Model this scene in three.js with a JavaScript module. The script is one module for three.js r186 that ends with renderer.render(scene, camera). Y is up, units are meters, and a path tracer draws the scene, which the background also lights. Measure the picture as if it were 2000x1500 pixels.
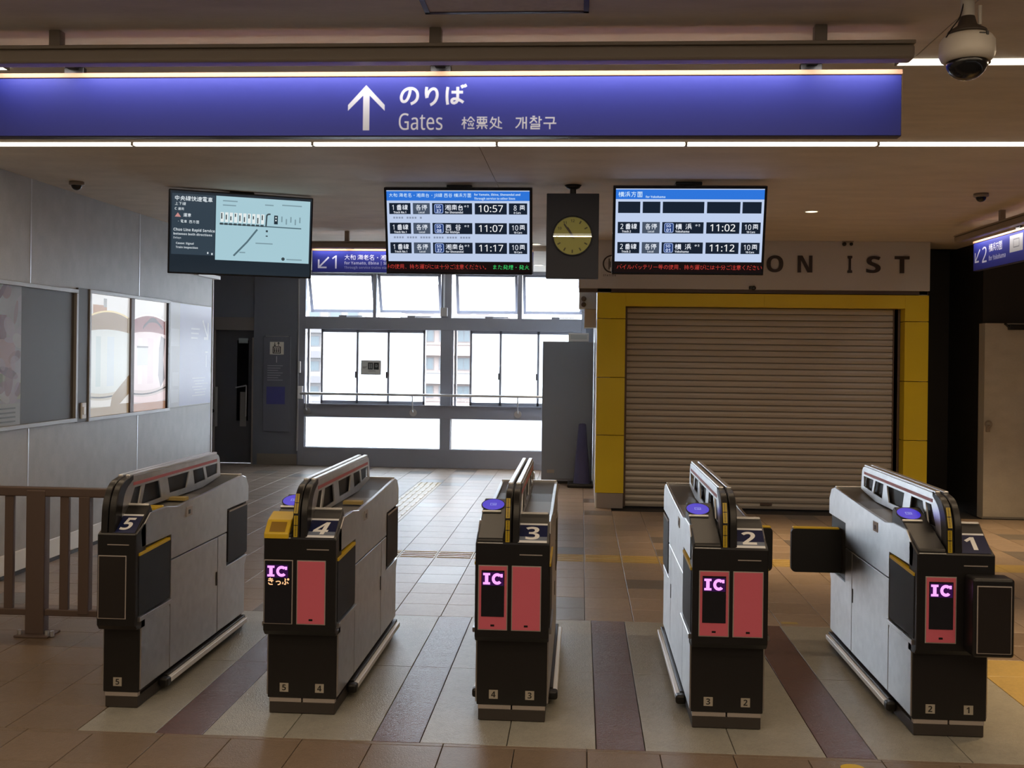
import * as THREE from 'three';
import { mergeGeometries } from 'three/addons/utils/BufferGeometryUtils.js';
import { RoundedBoxGeometry } from 'three/addons/geometries/RoundedBoxGeometry.js';
import { RectAreaLightUniformsLib } from 'three/addons/lights/RectAreaLightUniformsLib.js';
import { FontLoader } from 'three/addons/loaders/FontLoader.js';
import { TextGeometry } from 'three/addons/geometries/TextGeometry.js';

// ------------------------------------------------------------------ camera, sky, exposure
const scene = new THREE.Scene();
const camera = new THREE.PerspectiveCamera(THREE.MathUtils.radToDeg(2 * Math.atan(750 / 2000)), 4 / 3, 0.05, 400);
camera.position.set(0, 1.55, 0);
camera.rotation.order = 'YXZ';
camera.rotation.set(0, Math.atan(125 / 2000), 0.0128);
camera.setViewOffset(2000, 1500, -10, 54.6, 2000, 1500);
scene.add(camera);
const SKY = 13;                                                    // overcast white sky, the same in every direction
scene.background = new THREE.Color(0.93 * SKY, 0.98 * SKY, 1.06 * SKY);
const renderer = new THREE.WebGLRenderer({ antialias: true });
renderer.toneMapping = THREE.LinearToneMapping;
renderer.toneMappingExposure = 1.0;
renderer.shadowMap.enabled = true;
RectAreaLightUniformsLib.init();
const WARM = new THREE.Color(1, 0.75, 0.49), TUBE = 48, SPOT = 26, SIGN = 36;

// ------------------------------------------------------------------ helpers
let seed = 7;
const rnd = () => { seed = (seed * 16807) % 2147483647; return seed / 2147483647; };
const names = new Map();
function numbered(n) { const k = names.get(n) ?? 0; names.set(n, k + 1); return k ? n + '_' + String(k).padStart(3, '0') : n; }
function shadows(m) { m.castShadow = true; m.receiveShadow = true; return m; }
function join(gs) {
  gs = [].concat(gs);
  if (gs.length === 1) return gs[0];
  gs = gs.map((g) => {
    const n = g.index ? g.toNonIndexed() : g.clone();
    for (const k of Object.keys(n.attributes)) if (!['position', 'normal', 'uv'].includes(k)) n.deleteAttribute(k);
    if (!n.attributes.uv) n.setAttribute('uv', new THREE.BufferAttribute(new Float32Array(n.attributes.position.count * 2), 2));
    return n;
  });
  return mergeGeometries(gs);
}
function obj(name, gs, mat, parent = scene) {
  const m = shadows(new THREE.Mesh(join(gs), mat));
  m.name = parent === scene ? numbered(name) : name;
  parent.add(m);
  return m;
}
function thing(name, label, category, [x, y, z] = [0, 0, 0], turn = 0, group) {
  const o = new THREE.Group(); o.name = numbered(name); scene.add(o);
  o.position.set(x, y, z); o.rotation.y = turn;
  return tag(o, label, category, group);
}
function tag(o, label, category, group) { o.userData = { label, category }; if (group) o.userData.group = group; return o; }
function struct(name, gs, mat, parent = scene) { const m = obj(name, gs, mat, parent); if (parent === scene) m.userData.kind = 'structure'; return m; }
function structGroup(name) { const g = new THREE.Group(); g.name = numbered(name); g.userData.kind = 'structure'; scene.add(g); return g; }
// box from ranges, with a small rounded edge r
function bx(x0, x1, y0, y1, z0, z1, r = 0) {
  const w = Math.abs(x1 - x0), h = Math.abs(y1 - y0), d = Math.abs(z1 - z0);
  r = Math.min(r, w * 0.45, h * 0.45, d * 0.45);
  const g = r > 0 ? new RoundedBoxGeometry(w, h, d, 2, r) : new THREE.BoxGeometry(w, h, d);
  return g.translate((x0 + x1) / 2, (y0 + y1) / 2, (z0 + z1) / 2);
}
// cylinder between two points
function rod(a, b, r, r2 = r, n = 16) {
  const A = new THREE.Vector3(...a), B = new THREE.Vector3(...b), d = B.clone().sub(A), g = new THREE.CylinderGeometry(r2, r, d.length(), n);
  g.applyQuaternion(new THREE.Quaternion().setFromUnitVectors(new THREE.Vector3(0, 1, 0), d.normalize()));
  return g.translate(...A.add(B).multiplyScalar(0.5).toArray());
}
function lathe(pts, n = 32) { return new THREE.LatheGeometry(pts.map((p) => new THREE.Vector2(...p)), n); }
// a profile in (depth, height) swept across x0..x1; depth runs away from the viewer (-z)
function prof(pts, x0, x1, bevel = 0, holes = []) {
  const s = pts instanceof THREE.Shape ? pts : new THREE.Shape(pts.map((p) => new THREE.Vector2(...p)));
  for (const h of holes) s.holes.push(new THREE.Path(h.map((p) => new THREE.Vector2(...p))));
  const g = new THREE.ExtrudeGeometry(s, { depth: Math.abs(x1 - x0) - 2 * bevel, bevelEnabled: bevel > 0, bevelSize: bevel, bevelThickness: bevel, bevelOffset: -bevel, bevelSegments: 1, curveSegments: 10 });
  return g.translate(0, 0, bevel).rotateY(Math.PI / 2).translate(Math.min(x0, x1), 0, 0);
}
function std(color, roughness = 0.6, metalness = 0, more = {}) { return new THREE.MeshStandardMaterial({ color: new THREE.Color().setRGB(...color), roughness, metalness, ...more }); }
function glow(color, k, base = [0.8, 0.8, 0.8]) { return std(base, 0.5, 0, { emissive: new THREE.Color().setRGB(...color), emissiveIntensity: k }); }
function canvas(w, h, draw) {
  const c = document.createElement('canvas'); c.width = w; c.height = h;
  draw(c.getContext('2d'), w, h);
  const t = new THREE.CanvasTexture(c); t.colorSpace = THREE.SRGBColorSpace; t.magFilter = THREE.LinearFilter; t.anisotropy = 8;
  return t;
}
const printed = (tex, roughness = 0.5, more = {}) => new THREE.MeshStandardMaterial({ map: tex, roughness, ...more });
const lit = (tex, k, roughness = 0.3) => new THREE.MeshStandardMaterial({ color: 0x050505, roughness, emissive: 0xffffff, emissiveMap: tex, emissiveIntensity: k });
function plate(w, h, x, y, z) { return new THREE.PlaneGeometry(w, h).translate(x, y, z); }
// noise textures
function noiseTex(n, f) {
  const d = new Uint8Array(n * n * 4);
  for (let y = 0; y < n; y++) for (let x = 0; x < n; x++) { const v = f(x, y), i = (y * n + x) * 4; d[i] = d[i + 1] = d[i + 2] = Math.max(0, Math.min(255, v * 255)); d[i + 3] = 255; }
  const t = new THREE.DataTexture(d, n, n); t.wrapS = t.wrapT = THREE.RepeatWrapping; t.magFilter = THREE.LinearFilter; t.minFilter = THREE.LinearMipmapLinearFilter; t.generateMipmaps = true; t.needsUpdate = true;
  return t;
}
function lattice(n) { const a = []; for (let i = 0; i < n * n; i++) a.push(rnd()); return (x, y) => { const ix = Math.floor(x), iy = Math.floor(y), fx = x - ix, fy = y - iy, s = fx * fx * (3 - 2 * fx), t = fy * fy * (3 - 2 * fy), g = (i, j) => a[((j % n + n) % n) * n + ((i % n + n) % n)]; return (g(ix, iy) * (1 - s) + g(ix + 1, iy) * s) * (1 - t) + (g(ix, iy + 1) * (1 - s) + g(ix + 1, iy + 1) * s) * t; }; }
const L64 = lattice(64), L32 = lattice(32), L16 = lattice(16);
const hammered = noiseTex(512, (x, y) => 0.6 * L64(x / 8, y / 8) + 0.3 * L32(x / 16, y / 16) + 0.2 * rnd());
const mottle = noiseTex(512, (x, y) => 0.66 + 0.10 * L16(x / 32, y / 32) + 0.14 * L64(x / 8, y / 8) + 0.12 * rnd());
const grainTex = noiseTex(256, (x, y) => 0.82 + 0.12 * L32(x / 8, y / 8) + 0.06 * rnd());
mottle.colorSpace = THREE.NoColorSpace; grainTex.colorSpace = THREE.NoColorSpace;

// ------------------------------------------------------------------ hand-drawn glyphs (100 x 100 strokes) for lettering the fonts do not hold
const G = {
  の: 'M55 20C53 48 42 78 27 78C14 78 12 60 17 47C23 28 40 18 56 18C77 18 88 33 88 50C88 70 75 82 57 88', り: 'M26 12C23 30 23 48 27 62M27 60C32 34 44 20 57 20C74 22 76 48 70 64C65 80 55 88 42 93',
  ば: 'M18 12C13 40 13 66 18 92M34 36H86M62 12V68C62 86 36 90 36 75C36 62 60 61 88 82M79 4L86 17M92 1L99 13',
  检: 'M4 30H40M22 6V96M20 38L4 66M24 42L38 56M68 6L42 40M68 6L97 38M54 40H82M52 54L58 74M68 50L72 72M88 50L80 78M44 90H96',
  票: 'M12 10H88M18 26H82V48H18ZM38 10V48M62 10V48M24 58H76M8 71H92M50 71V96M28 78L14 94M72 78L86 94',
  处: 'M28 6L10 50M22 24H52C48 52 34 78 6 95M20 42C30 68 56 86 97 90M70 6V78M70 34L93 54',
  개: 'M8 18H46C44 50 30 72 8 88M60 8V94M84 6V96M60 50H84', 찰: 'M26 4H46M10 18H62M36 18C32 34 24 44 6 52M37 26L60 50M76 2V54M76 28H95M16 62H78V77H18V93H82', 구: 'M16 14H80C80 30 78 42 75 52M4 54H97M50 54V97',
  き: 'M20 22H78M16 42H84M40 6L66 64M24 66C24 92 50 90 76 88', っ: 'M22 56C50 42 84 46 80 68C78 84 60 90 46 90', ぷ: 'M40 14C56 20 56 24 46 36C40 46 62 58 54 78C50 90 40 84 34 76M22 56L12 82M70 52L88 76M86 14A8 8 0 1 1 85 14',
  番: 'M78 6L22 14M50 10V52M8 30H92M48 32L12 54M52 32L88 54M24 14L34 26M76 12L66 26M20 58H80V94H20ZM50 58V94M20 76H80',
  線: 'M24 6L10 24L26 32L8 52H36M24 52V94M10 64L6 84M36 64L40 80M66 4L60 14M50 14H88V44H50ZM50 29H88M68 44V90L60 88M50 58H62C58 72 52 80 44 86M90 52L76 64M72 62L94 88',
  各: 'M40 4L14 36M34 16H72C60 40 36 54 6 60M32 28C48 44 70 54 96 58M26 64H76V94H26Z', 停: 'M26 4L6 44M18 32V96M62 4V14M34 14H96M46 22H84V38H46ZM34 58V46H94V58M42 64H88M66 64V94L56 92',
  湘: 'M8 10L20 20M4 36L16 44M6 90L22 58M26 28H56M41 6V94M40 36L26 60M42 38L56 54M62 14H92V94H62ZM62 40H92M62 66H92', 南: 'M10 18H90M50 4V32M16 34H84V94M16 34V94M36 42L42 52M64 42L58 52M30 58H70M28 74H72M50 58V92',
  台: 'M46 6L18 42L76 38M62 24L84 46M22 56H78V92H22Z', 西: 'M8 14H92M14 34H86V92H14ZM38 14V54L26 66M60 14V60H76', 谷: 'M38 6L14 30M62 6L88 30M50 24L8 62M50 24L92 62M28 60H72V92H28Z',
  横: 'M4 30H38M20 6V94M18 38L4 64M22 40L36 54M42 18H96M56 6V34M80 6V34M42 34H96M48 44H90V76H48ZM69 36V76M48 60H90M56 80L42 94M80 80L94 92', 浜: 'M8 12L20 20M4 36L16 44M6 90L22 58M86 8L44 14V58M44 32H90M72 32V58M30 58H98M54 66L36 90M76 66L94 88',
  方: 'M50 4V18M8 20H92M42 20C40 56 28 78 10 92M40 46H76C74 70 72 84 66 92L54 88', 面: 'M6 10H94M46 10L42 26M14 26H86V92H14ZM38 26V90M62 26V90M38 46H62M38 66H62', 両: 'M8 12H92M50 12V66M14 30H86V94M14 30V94M32 46V68H68V46',
  大: 'M8 34H92M50 6C50 44 36 76 8 92M52 40C60 66 76 82 94 90', 和: 'M44 8L12 16M6 32H50M30 14V94M28 36L6 66M32 38L50 58M60 26H92V86H60Z', 海: 'M8 12L20 20M4 36L16 44M6 90L22 58M44 4L30 30M40 16H94M44 30H88L84 92M44 30L38 76H92M30 54H98M62 36L64 48M60 62L62 72',
  老: 'M18 22H66M42 4V40M6 40H94M84 10L10 78M82 56L38 70M38 56V86C38 92 60 92 88 90V78', 名: 'M44 4L14 38M38 16H78C60 48 34 64 8 70M32 32L48 44M36 58H84V94H36Z', ゆ: 'M14 20C10 50 14 60 18 70C20 40 50 20 70 30C90 42 80 70 56 66M52 8C58 40 56 70 40 92',
  等: 'M28 4L14 24M24 12H46M62 4L52 20M60 12H90M14 30H86M50 22V44M6 46H94M10 62H90M66 46V92L54 90M30 70L40 80', 使: 'M26 4L6 44M18 32V96M36 16H96M44 28H88V50H44ZM66 6V54C62 76 50 88 30 94M42 58C56 78 74 90 96 94', 用: 'M20 10H84V92L72 90M20 10V60C20 76 16 86 8 94M20 36H84M20 62H84M50 10V90',
  持: 'M6 26H36M22 4V90L12 88M4 62L38 50M66 4V46M46 22H88M38 44H98M38 62H96M78 46V92L66 90M50 70L58 80', ち: 'M16 26H84M44 6C40 36 32 52 26 60C50 40 86 46 80 70C76 86 56 90 36 90', 運: 'M8 10L20 20M6 40H22V70C22 84 6 88 4 92M20 80C40 92 70 92 98 90M34 20V8H94V20M40 28H88V60H40ZM40 44H88M64 14V82M34 70H96',
  び: 'M10 24H40C10 60 24 92 50 86C76 78 74 40 66 22C72 40 82 52 92 58M80 6L86 16M92 2L98 12', に: 'M18 10C12 40 14 70 20 92M42 26H84M40 64C40 90 66 88 90 84', は: 'M18 14C13 40 13 66 18 90M36 34H90M64 14V66C64 86 36 88 36 74C36 62 60 60 90 82', 十: 'M6 44H94M50 6V96',
  分: 'M38 6L6 50M62 6L94 48M24 48H76C76 76 72 88 66 92L54 90M46 48C44 72 30 86 14 94', ご: 'M24 24H72L64 34M22 64C16 92 54 88 84 84M80 6L86 16M92 2L98 12', 注: 'M8 12L20 20M4 36L16 44M6 90L22 58M58 4L70 14M34 24H94M40 54H90M32 90H98M64 24V90',
  意: 'M50 2V10M16 12H84M34 16L38 26M66 16L62 26M6 28H94M24 36H76V62H24ZM24 49H76M20 72L10 88M36 68V86C36 94 66 92 70 84M48 66L56 76M78 70L90 84', く: 'M68 6L26 48L70 94', だ: 'M8 26H52M32 6C30 40 18 70 8 90M54 46H84M50 72C48 92 70 90 92 88M80 6L86 16M92 2L98 12',
  さ: 'M14 32H86M40 6L68 62M24 66C24 92 50 90 76 88', い: 'M16 18C12 50 18 80 32 84L42 68M70 24C82 36 88 54 88 70', ま: 'M18 24H82M20 44H80M52 4V70C52 92 20 92 22 76C26 64 60 66 86 88', た: 'M8 26H60M36 6C34 40 22 70 8 92M58 42H90M54 68C52 90 70 90 94 86',
  発: 'M16 12H44C36 36 22 50 4 58M14 24L28 36M62 4C70 30 80 44 96 54M72 26L86 12M80 36L94 24M26 50H74M12 68H88M36 50C38 74 26 88 8 94M62 50V84C62 94 80 92 94 90V78', 煙: 'M18 24L10 48M40 20L34 40M26 4C26 50 24 70 6 94M28 56L40 74M46 12H96M52 24H92V46H52ZM64 12V46M80 12V46M50 60H94M72 48V90M44 90H98',
  火: 'M22 30L30 54M80 26L66 52M50 4C50 50 38 76 8 94M52 44C60 68 76 84 96 92', バ: 'M30 24C26 50 18 68 6 82M58 24C70 44 82 64 90 82M80 6L86 16M92 2L98 12', イ: 'M82 8C60 34 34 48 8 58M52 34V94', ル: 'M30 14C30 54 26 74 6 88M58 10V84C74 76 86 62 94 48', ッ: 'M18 40L26 60M44 36L50 56M82 40C78 66 62 84 36 92',
  テ: 'M22 16H78M8 40H92M52 40C52 66 42 82 26 92', リ: 'M26 10V58M74 8C76 56 68 78 40 94', ー: 'M10 50H90', '、': 'M20 76L34 92', '。': 'M22 74A9 9 0 1 1 21 74', '・': 'M46 50H54V56H46Z',
  中: 'M16 26H84V62H16ZM50 4V96', 央: 'M24 24H76V54M24 24V54M6 54H94M50 6C50 56 36 80 10 94M52 56C60 76 76 88 94 92', 快: 'M22 4V96M8 26L6 46M36 24L40 38M46 24H86V50M42 50H98M66 4C66 60 56 80 36 94M66 52C74 74 84 86 98 94',
  速: 'M8 10L20 20M6 40H22V70C22 84 6 88 4 92M20 80C40 92 70 92 98 90M34 18H96M42 30H90V50H42ZM66 4V84M64 52L40 74M68 52L92 72', 電: 'M20 8H80M10 32V20H90V32M50 8V40M26 28H40M60 28H74M24 48H76V78H24ZM24 63H76M50 48V84C50 94 70 94 92 90V80', 車: 'M12 18H88M24 32H76V66H24ZM24 49H76M6 80H94M50 4V96',
  上: 'M50 8V90M50 42H84M8 90H92', 下: 'M8 12H92M50 12V94M54 36L80 56',
  '↑': 'M50 6V98M50 8L6 52M50 8L94 52', '↙': 'M92 8L14 88M12 26V90H76',
};
function write(c, text, x, y, size, color, weight = 9, font = 'sans-serif', step = 1.06) {        // x, y = left and top of the first character
  for (const ch of text) {
    if (G[ch]) {
      c.save(); c.translate(x, y); c.scale(size / 100, size / 100); c.strokeStyle = color; c.lineWidth = weight; c.lineCap = 'butt'; c.lineJoin = 'miter'; c.stroke(new Path2D(G[ch])); c.restore();
      x += size * step;
    } else { c.fillStyle = color; c.font = size * 1.12 + 'px ' + font; c.fillText(ch, x, y + size * 0.93); x += c.measureText(ch).width; }
  }
  return x;
}
function latin(c, text, x, y, px, color, bold = false, sx = 1) { c.save(); c.translate(x, y); c.scale(sx, 1); c.fillStyle = color; c.font = (bold ? 'bold ' : '') + px + 'px sans-serif'; c.fillText(text, 0, 0); c.restore(); }

// ------------------------------------------------------------------ materials
const M = {
  ceiling: std([0.76, 0.68, 0.58], 0.75, 0, { map: grainTex }),
  wallPanel: std([0.44, 0.43, 0.42], 0.42, 0, { map: grainTex }),
  skirting: std([0.85, 0.85, 0.83], 0.3),
  navy: std([0.19, 0.21, 0.26], 0.55),
  window: std([0.33, 0.35, 0.41], 0.45),
  alu: std([0.62, 0.63, 0.64], 0.35, 0.8),
  steel: new THREE.MeshPhysicalMaterial({ color: new THREE.Color().setRGB(0.68, 0.68, 0.685), roughness: 0.33, metalness: 1, anisotropy: 0.85, anisotropyRotation: Math.PI / 2, map: grainTex }),
  posterFrame: std([0.36, 0.35, 0.34], 0.4, 0.3),
  kick: std([0.88, 0.88, 0.88], 0.4, 0.35),
  rail: std([0.70, 0.70, 0.71], 0.28, 0.85),
  black: std([0.008, 0.007, 0.007], 0.36),
  flap: std([0.005, 0.005, 0.006], 0.5),
  blackGloss: std([0.010, 0.010, 0.012], 0.16),
  core: std([0.012, 0.011, 0.011], 0.5),
  plinth: std([0.035, 0.028, 0.024], 0.5),
  deck: std([0.06, 0.06, 0.062], 0.4),
  tray: std([0.20, 0.20, 0.20], 0.4, 0.3),
  yellow: std([0.62, 0.42, 0.02], 0.42),
  yellowDull: std([0.40, 0.30, 0.10], 0.5),
  white: std([0.78, 0.78, 0.78], 0.4),
  silverBar: std([0.7, 0.7, 0.7], 0.3, 0.5),
  red: std([0.64, 0.13, 0.185], 0.35),
  redStripe: std([0.42, 0.10, 0.10], 0.4),
  frameGrey: std([0.34, 0.30, 0.28], 0.45),
  displayBlack: std([0.022, 0.018, 0.017], 0.2),
  brown: std([0.14, 0.10, 0.085], 0.45, 0.3),
  shopYellow: std([0.84, 0.63, 0.016], 0.4),
  beige: std([0.42, 0.37, 0.32], 0.55),
  fascia: std([0.56, 0.54, 0.52], 0.35),
  shutter: std([0.36, 0.29, 0.23], 0.42, 0.25),
  letter: std([0.035, 0.022, 0.016], 0.4),
  tan: std([0.58, 0.54, 0.46], 0.5, 0, { map: grainTex }),
  darkWall: std([0.018, 0.016, 0.015], 0.5),
  pane: new THREE.MeshPhysicalMaterial({ color: new THREE.Color().setRGB(0.80, 0.84, 0.86), roughness: 1, transmission: 1, thickness: 0 }),
  clear: new THREE.MeshPhysicalMaterial({ color: 0xffffff, roughness: 0, transmission: 1, thickness: 0 }),
  tube: glow([1, 0.93, 0.78], 2.4),
  housing: std([0.30, 0.25, 0.20], 0.45),
  camShell: std([0.62, 0.57, 0.50], 0.4),
  pinkWall: std([0.165, 0.14, 0.13], 0.8), paleWall: std([0.17, 0.17, 0.17], 0.8), glassDark: std([0.05, 0.07, 0.08], 0.4), concrete: std([0.11, 0.11, 0.115], 0.9),
};

// ================================================================== THE SETTING
// ---- floor: slab, tiles with recessed joints
const floor = struct('floor', [bx(-6.2, 7, -0.2, -0.014, -14.0, 6.2)], std([0.035, 0.03, 0.026], 0.7));
const tileMats = (list, rough, bump) => list.map((c) => { const b = hammered.clone(); b.repeat.set(5, 5); const m = mottle.clone(); m.repeat.set(1.7, 1.7); return std(c, rough, 0, { map: m, bumpMap: b, bumpScale: bump }); });
const TM = {
  tan: tileMats([[0.35, 0.27, 0.205], [0.325, 0.25, 0.19], [0.375, 0.29, 0.225]], 0.36, 0.0006), dark: tileMats([[0.20, 0.175, 0.155]], 0.31, 0.0006), cream: tileMats([[0.37, 0.355, 0.30], [0.35, 0.335, 0.285]], 0.30, 0.0018),
  maroon: tileMats([[0.145, 0.082, 0.076]], 0.26, 0.0018), brown: tileMats([[0.225, 0.165, 0.118], [0.21, 0.155, 0.11]], 0.34, 0.0008), tactile: tileMats([[0.46, 0.33, 0.11]], 0.36, 0.0004),
};
const pick = (k) => TM[k][Math.floor(rnd() * TM[k].length)];
const tileShapes = new Map();
function tileGeo(w, d) {                                             // a slab with bevelled upper edges, top at y = 0, uv in metres
  const key = w.toFixed(3) + 'x' + d.toFixed(3);
  if (!tileShapes.has(key)) {
    const b = 0.0012, h = 0.016, x = w / 2, z = d / 2, p = [], top = [[-x + b, 0, z - b], [x - b, 0, z - b], [x - b, 0, -z + b], [-x + b, 0, -z + b]], mid = [[-x, -b, z], [x, -b, z], [x, -b, -z], [-x, -b, -z]], low = mid.map((v) => [v[0], -h, v[2]]);
    const quad = (a, c, e, f) => p.push(...a, ...c, ...e, ...a, ...e, ...f);
    quad(...top);
    for (let i = 0; i < 4; i++) { const j = (i + 1) % 4; quad(mid[i], mid[j], top[j], top[i]); quad(low[i], low[j], mid[j], mid[i]); }
    const g = new THREE.BufferGeometry(); g.setAttribute('position', new THREE.BufferAttribute(new Float32Array(p), 3));
    const uv = []; for (let i = 0; i < p.length; i += 3) uv.push(p[i], p[i + 2]);
    g.setAttribute('uv', new THREE.BufferAttribute(new Float32Array(uv), 2)); g.computeVertexNormals();
    tileShapes.set(key, g);
  }
  return tileShapes.get(key);
}
let tileCount = 0;
const farTiles = new Map();
function tile(x0, x1, z0, z1, mat, single = true, y = 0) {
  const gap = 0.0035, w = Math.abs(x1 - x0) - gap, d = Math.abs(z1 - z0) - gap, g = tileGeo(w, d), cx = (x0 + x1) / 2, cz = (z0 + z1) / 2;
  const ou = Math.floor(rnd() * 9) * 0.37;
  if (single) { const m = obj('tile', g, mat, floor); m.position.set(cx, y, cz); tileCount++; return m; }
  const c = g.clone().translate(cx, y, cz), uv = c.attributes.uv; for (let i = 0; i < uv.count; i++) uv.setXY(i, uv.getX(i) + cx, uv.getY(i) + cz + ou);
  if (!farTiles.has(mat)) farTiles.set(mat, []); farTiles.get(mat).push(c);
}
const P = 0.285, PX = (k) => 0.042 + P * k, PZ = (k) => -6.04 - 0.288 * k;
// rows in front of the gates and the thin strip before them
for (let r = 0; r < 2; r++) for (let k = -12; k < 8; k++) tile(PX(k), PX(k + 1), -4.032 + r * 0.288, -4.032 + (r + 1) * 0.288, pick('brown'), r === 0 || k > -9);
for (let k = -7; k < 4; k++) tile(PX(2 * k), PX(2 * k + 2), -4.062, -4.032, pick('brown'));
// gate zone: metre-long cream tiles with a maroon strip along the middle of every lane
const zoneZ = [-4.062, -5.05, -6.04], lanes = [-1.61, -0.722, 0.176, 1.074], creamX = [-2.035];
for (let r = 0; r < 2; r++) {
  for (const l of lanes) tile(l - 0.097, l + 0.097, zoneZ[r], zoneZ[r + 1], pick('maroon'));
  for (const [a, b] of [[-2.035, -1.707], [-1.513, -1.178], [-1.178, -0.819], [-0.625, -0.276], [-0.276, 0.079], [0.273, 0.626], [0.626, 0.977], [1.171, 1.534], [1.534, 2.012]]) tile(a, b, zoneZ[r], zoneZ[r + 1], pick('cream'));
}
// brown tiles left of the gates, tactile yellow tiles to their right
for (let r = 0; r < 7; r++) for (let k = 0; k < 6; k++) { const x1 = -2.035 - k * 0.304; tile(x1 - 0.304, x1, -4.062 - r * 0.2826, -4.062 - (r + 1) * 0.2826, pick('brown')); }
for (let r = 0; r < 7; r++) for (let k = 0; k < 3; k++) { const z = -4.062 - r * 0.2826; tile(2.012 + k * 0.3, 2.312 + k * 0.3, z, z - 0.2826, r < 5 ? pick('tactile') : pick('brown'), k < 1); }
for (let r = 0; r < 7; r++) for (let k = 0; k < 12; k++) { const z = -4.062 - r * 0.2826; tile(2.912 + k * 0.34, 3.252 + k * 0.34, z, z - 0.2826, pick('brown'), false); }
// concourse behind the gates
const tactileBars = [], tactileDots = [];
for (let r = 0; r < 28; r++) {
  const z0 = PZ(r), z1 = PZ(r + 1);
  for (let k = -22; k < 24; k++) {
    const x0 = PX(k), x1 = PX(k + 1);
    if (z1 < -10.6 && x0 > 0.3) continue;
    const band = r === 6 && k >= -7, path = k === -7 && r > 6 && r < 22;
    const m = band || path ? pick('tactile') : rnd() < 0.09 ? pick('dark') : pick('tan');
    tile(x0, x1, z0, z1, m, r < 9 && k >= -11 && k < 8 && tileCount < 300);
    if (band && k < 10) for (let i = 0; i < 4; i++) { const z = z0 - 0.045 - i * 0.066; tactileBars.push(bx(x0 + 0.012, x1 - 0.012, -0.001, 0.004, z - 0.012, z + 0.012, 0.002)); }
    if (path && r < 21) for (let i = 0; i < 4; i++) { const x = x0 + 0.04 + i * 0.068; tactileBars.push(bx(x - 0.011, x + 0.011, -0.001, 0.004, z1 + 0.012, z0 - 0.012, 0.002)); }
    if (path && r === 21) for (let i = 0; i < 16; i++) tactileDots.push(new THREE.CylinderGeometry(0.009, 0.013, 0.005, 10).translate(x0 + 0.04 + (i % 4) * 0.068, 0.0015, z0 - 0.04 - Math.floor(i / 4) * 0.068));
  }
}
{ const o = shadows(new THREE.Mesh(mergeGeometries([...farTiles.values()].map((l) => mergeGeometries(l)), true), [...farTiles.keys()])); o.name = 'far_tiles'; o.userData.kind = 'stuff'; floor.add(o); }
obj('tactile_ridges', [...tactileBars, ...tactileDots], std([0.50, 0.36, 0.13], 0.35), floor).userData.kind = 'stuff';
// two yellow floor stickers
tag(obj('floor_sticker', [new THREE.CylinderGeometry(0.045, 0.045, 0.002, 28).scale(1, 1, 0.8).translate(1.05, 0.001, -3.965)], M.yellow), 'yellow oval sticker on the brown tiles before the closed lane', 'sticker');
tag(obj('floor_sticker', [bx(1.195, 1.29, 0, 0.002, -6.13, -6.09)], M.yellowDull), 'small yellow sticker on the floor beyond the maroon strip of the closed lane', 'sticker');

// ---- ceiling: panels between the light rows
const C = 2.75;
const ceiling = structGroup('ceiling');
obj('ceiling_slab', [bx(-6.2, 7, C + 0.03, C + 0.2, -11.2, 6.2), bx(-6.2, 7, C + 0.03, C + 0.2, -14.3, -11.2), bx(0.3, 7, C, C + 0.03, -11.5, -11.2)], M.core, ceiling);
for (const [za, zb] of [[6.2, 3.0], [3.0, -0.85], [-0.91, -2.40], [-2.46, -4.155], [-4.215, -5.735], [-5.80, -8.9], [-8.905, -11.2]]) for (const [xa, xb] of za < -5.7 ? [[-6.2, -0.6], [-0.6, 7]] : [[-6.2, 1.3], [1.3, 7]]) obj('ceiling_panel', [bx(xa + 0.002, xb - 0.002, C, C + 0.03, zb + 0.002, za - 0.002)], M.ceiling, ceiling);
obj('ceiling_panel', [bx(-6.2, 0.3, 2.70, C + 0.03, -14.1, -11.2)], M.ceiling, ceiling);
{ // access hatch
  const f = 0.018, x0 = -0.56, x1 = 0.012, z0 = -3.565, z1 = -3.0;
  const h = obj('hatch', [bx(x0 + f, x1 - f, C - 0.003, C + 0.002, z0 + f, z1 - f)], M.ceiling, ceiling);
  obj('hatch_frame', [bx(x0, x1, C - 0.006, C + 0.002, z0, z0 + f), bx(x0, x1, C - 0.006, C + 0.002, z1 - f, z1), bx(x0, x0 + f, C - 0.006, C + 0.002, z0, z1), bx(x1 - f, x1, C - 0.006, C + 0.002, z0, z1)], std([0.10, 0.085, 0.13], 0.4, 0.4), h);
}
// ---- left wall: panels with seams, end trim, skirting
const XW = -3.86;
const wallLeft = structGroup('wall_left');
obj('wall_core', [bx(-6.2, XW - 0.02, 0, C, -10.50, 6.2)], M.core, wallLeft);
for (const [za, zb] of [[6.2, 2], [2, -1.9], [-1.9, -5.2], [-5.2, -6.95], [-6.95, -8.72], [-8.72, -10.50]]) for (const [ya, yb] of [[0.16, C]]) obj('wall_panel', [bx(XW - 0.02, XW, ya, yb, zb + 0.003, za - 0.003, 0.002)], M.wallPanel, wallLeft);
obj('corner_trim', [bx(XW - 0.03, XW + 0.006, 0, 2.33, -10.525, -10.50, 0.003)], M.white, wallLeft);
obj('seam_strip', [-6.95, -8.72].map((z) => bx(XW - 0.001, XW + 0.002, 0.16, C, z - 0.006, z + 0.006)), M.alu, wallLeft);
struct('baseboard_left', [bx(XW - 0.02, XW + 0.012, 0.03, 0.165, -10.5, 6.2, 0.004)], M.skirting);
struct('trim_1', [bx(XW - 0.02, XW + 0.006, 0, 0.03, -10.5, 6.2)], M.plinth);
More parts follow.
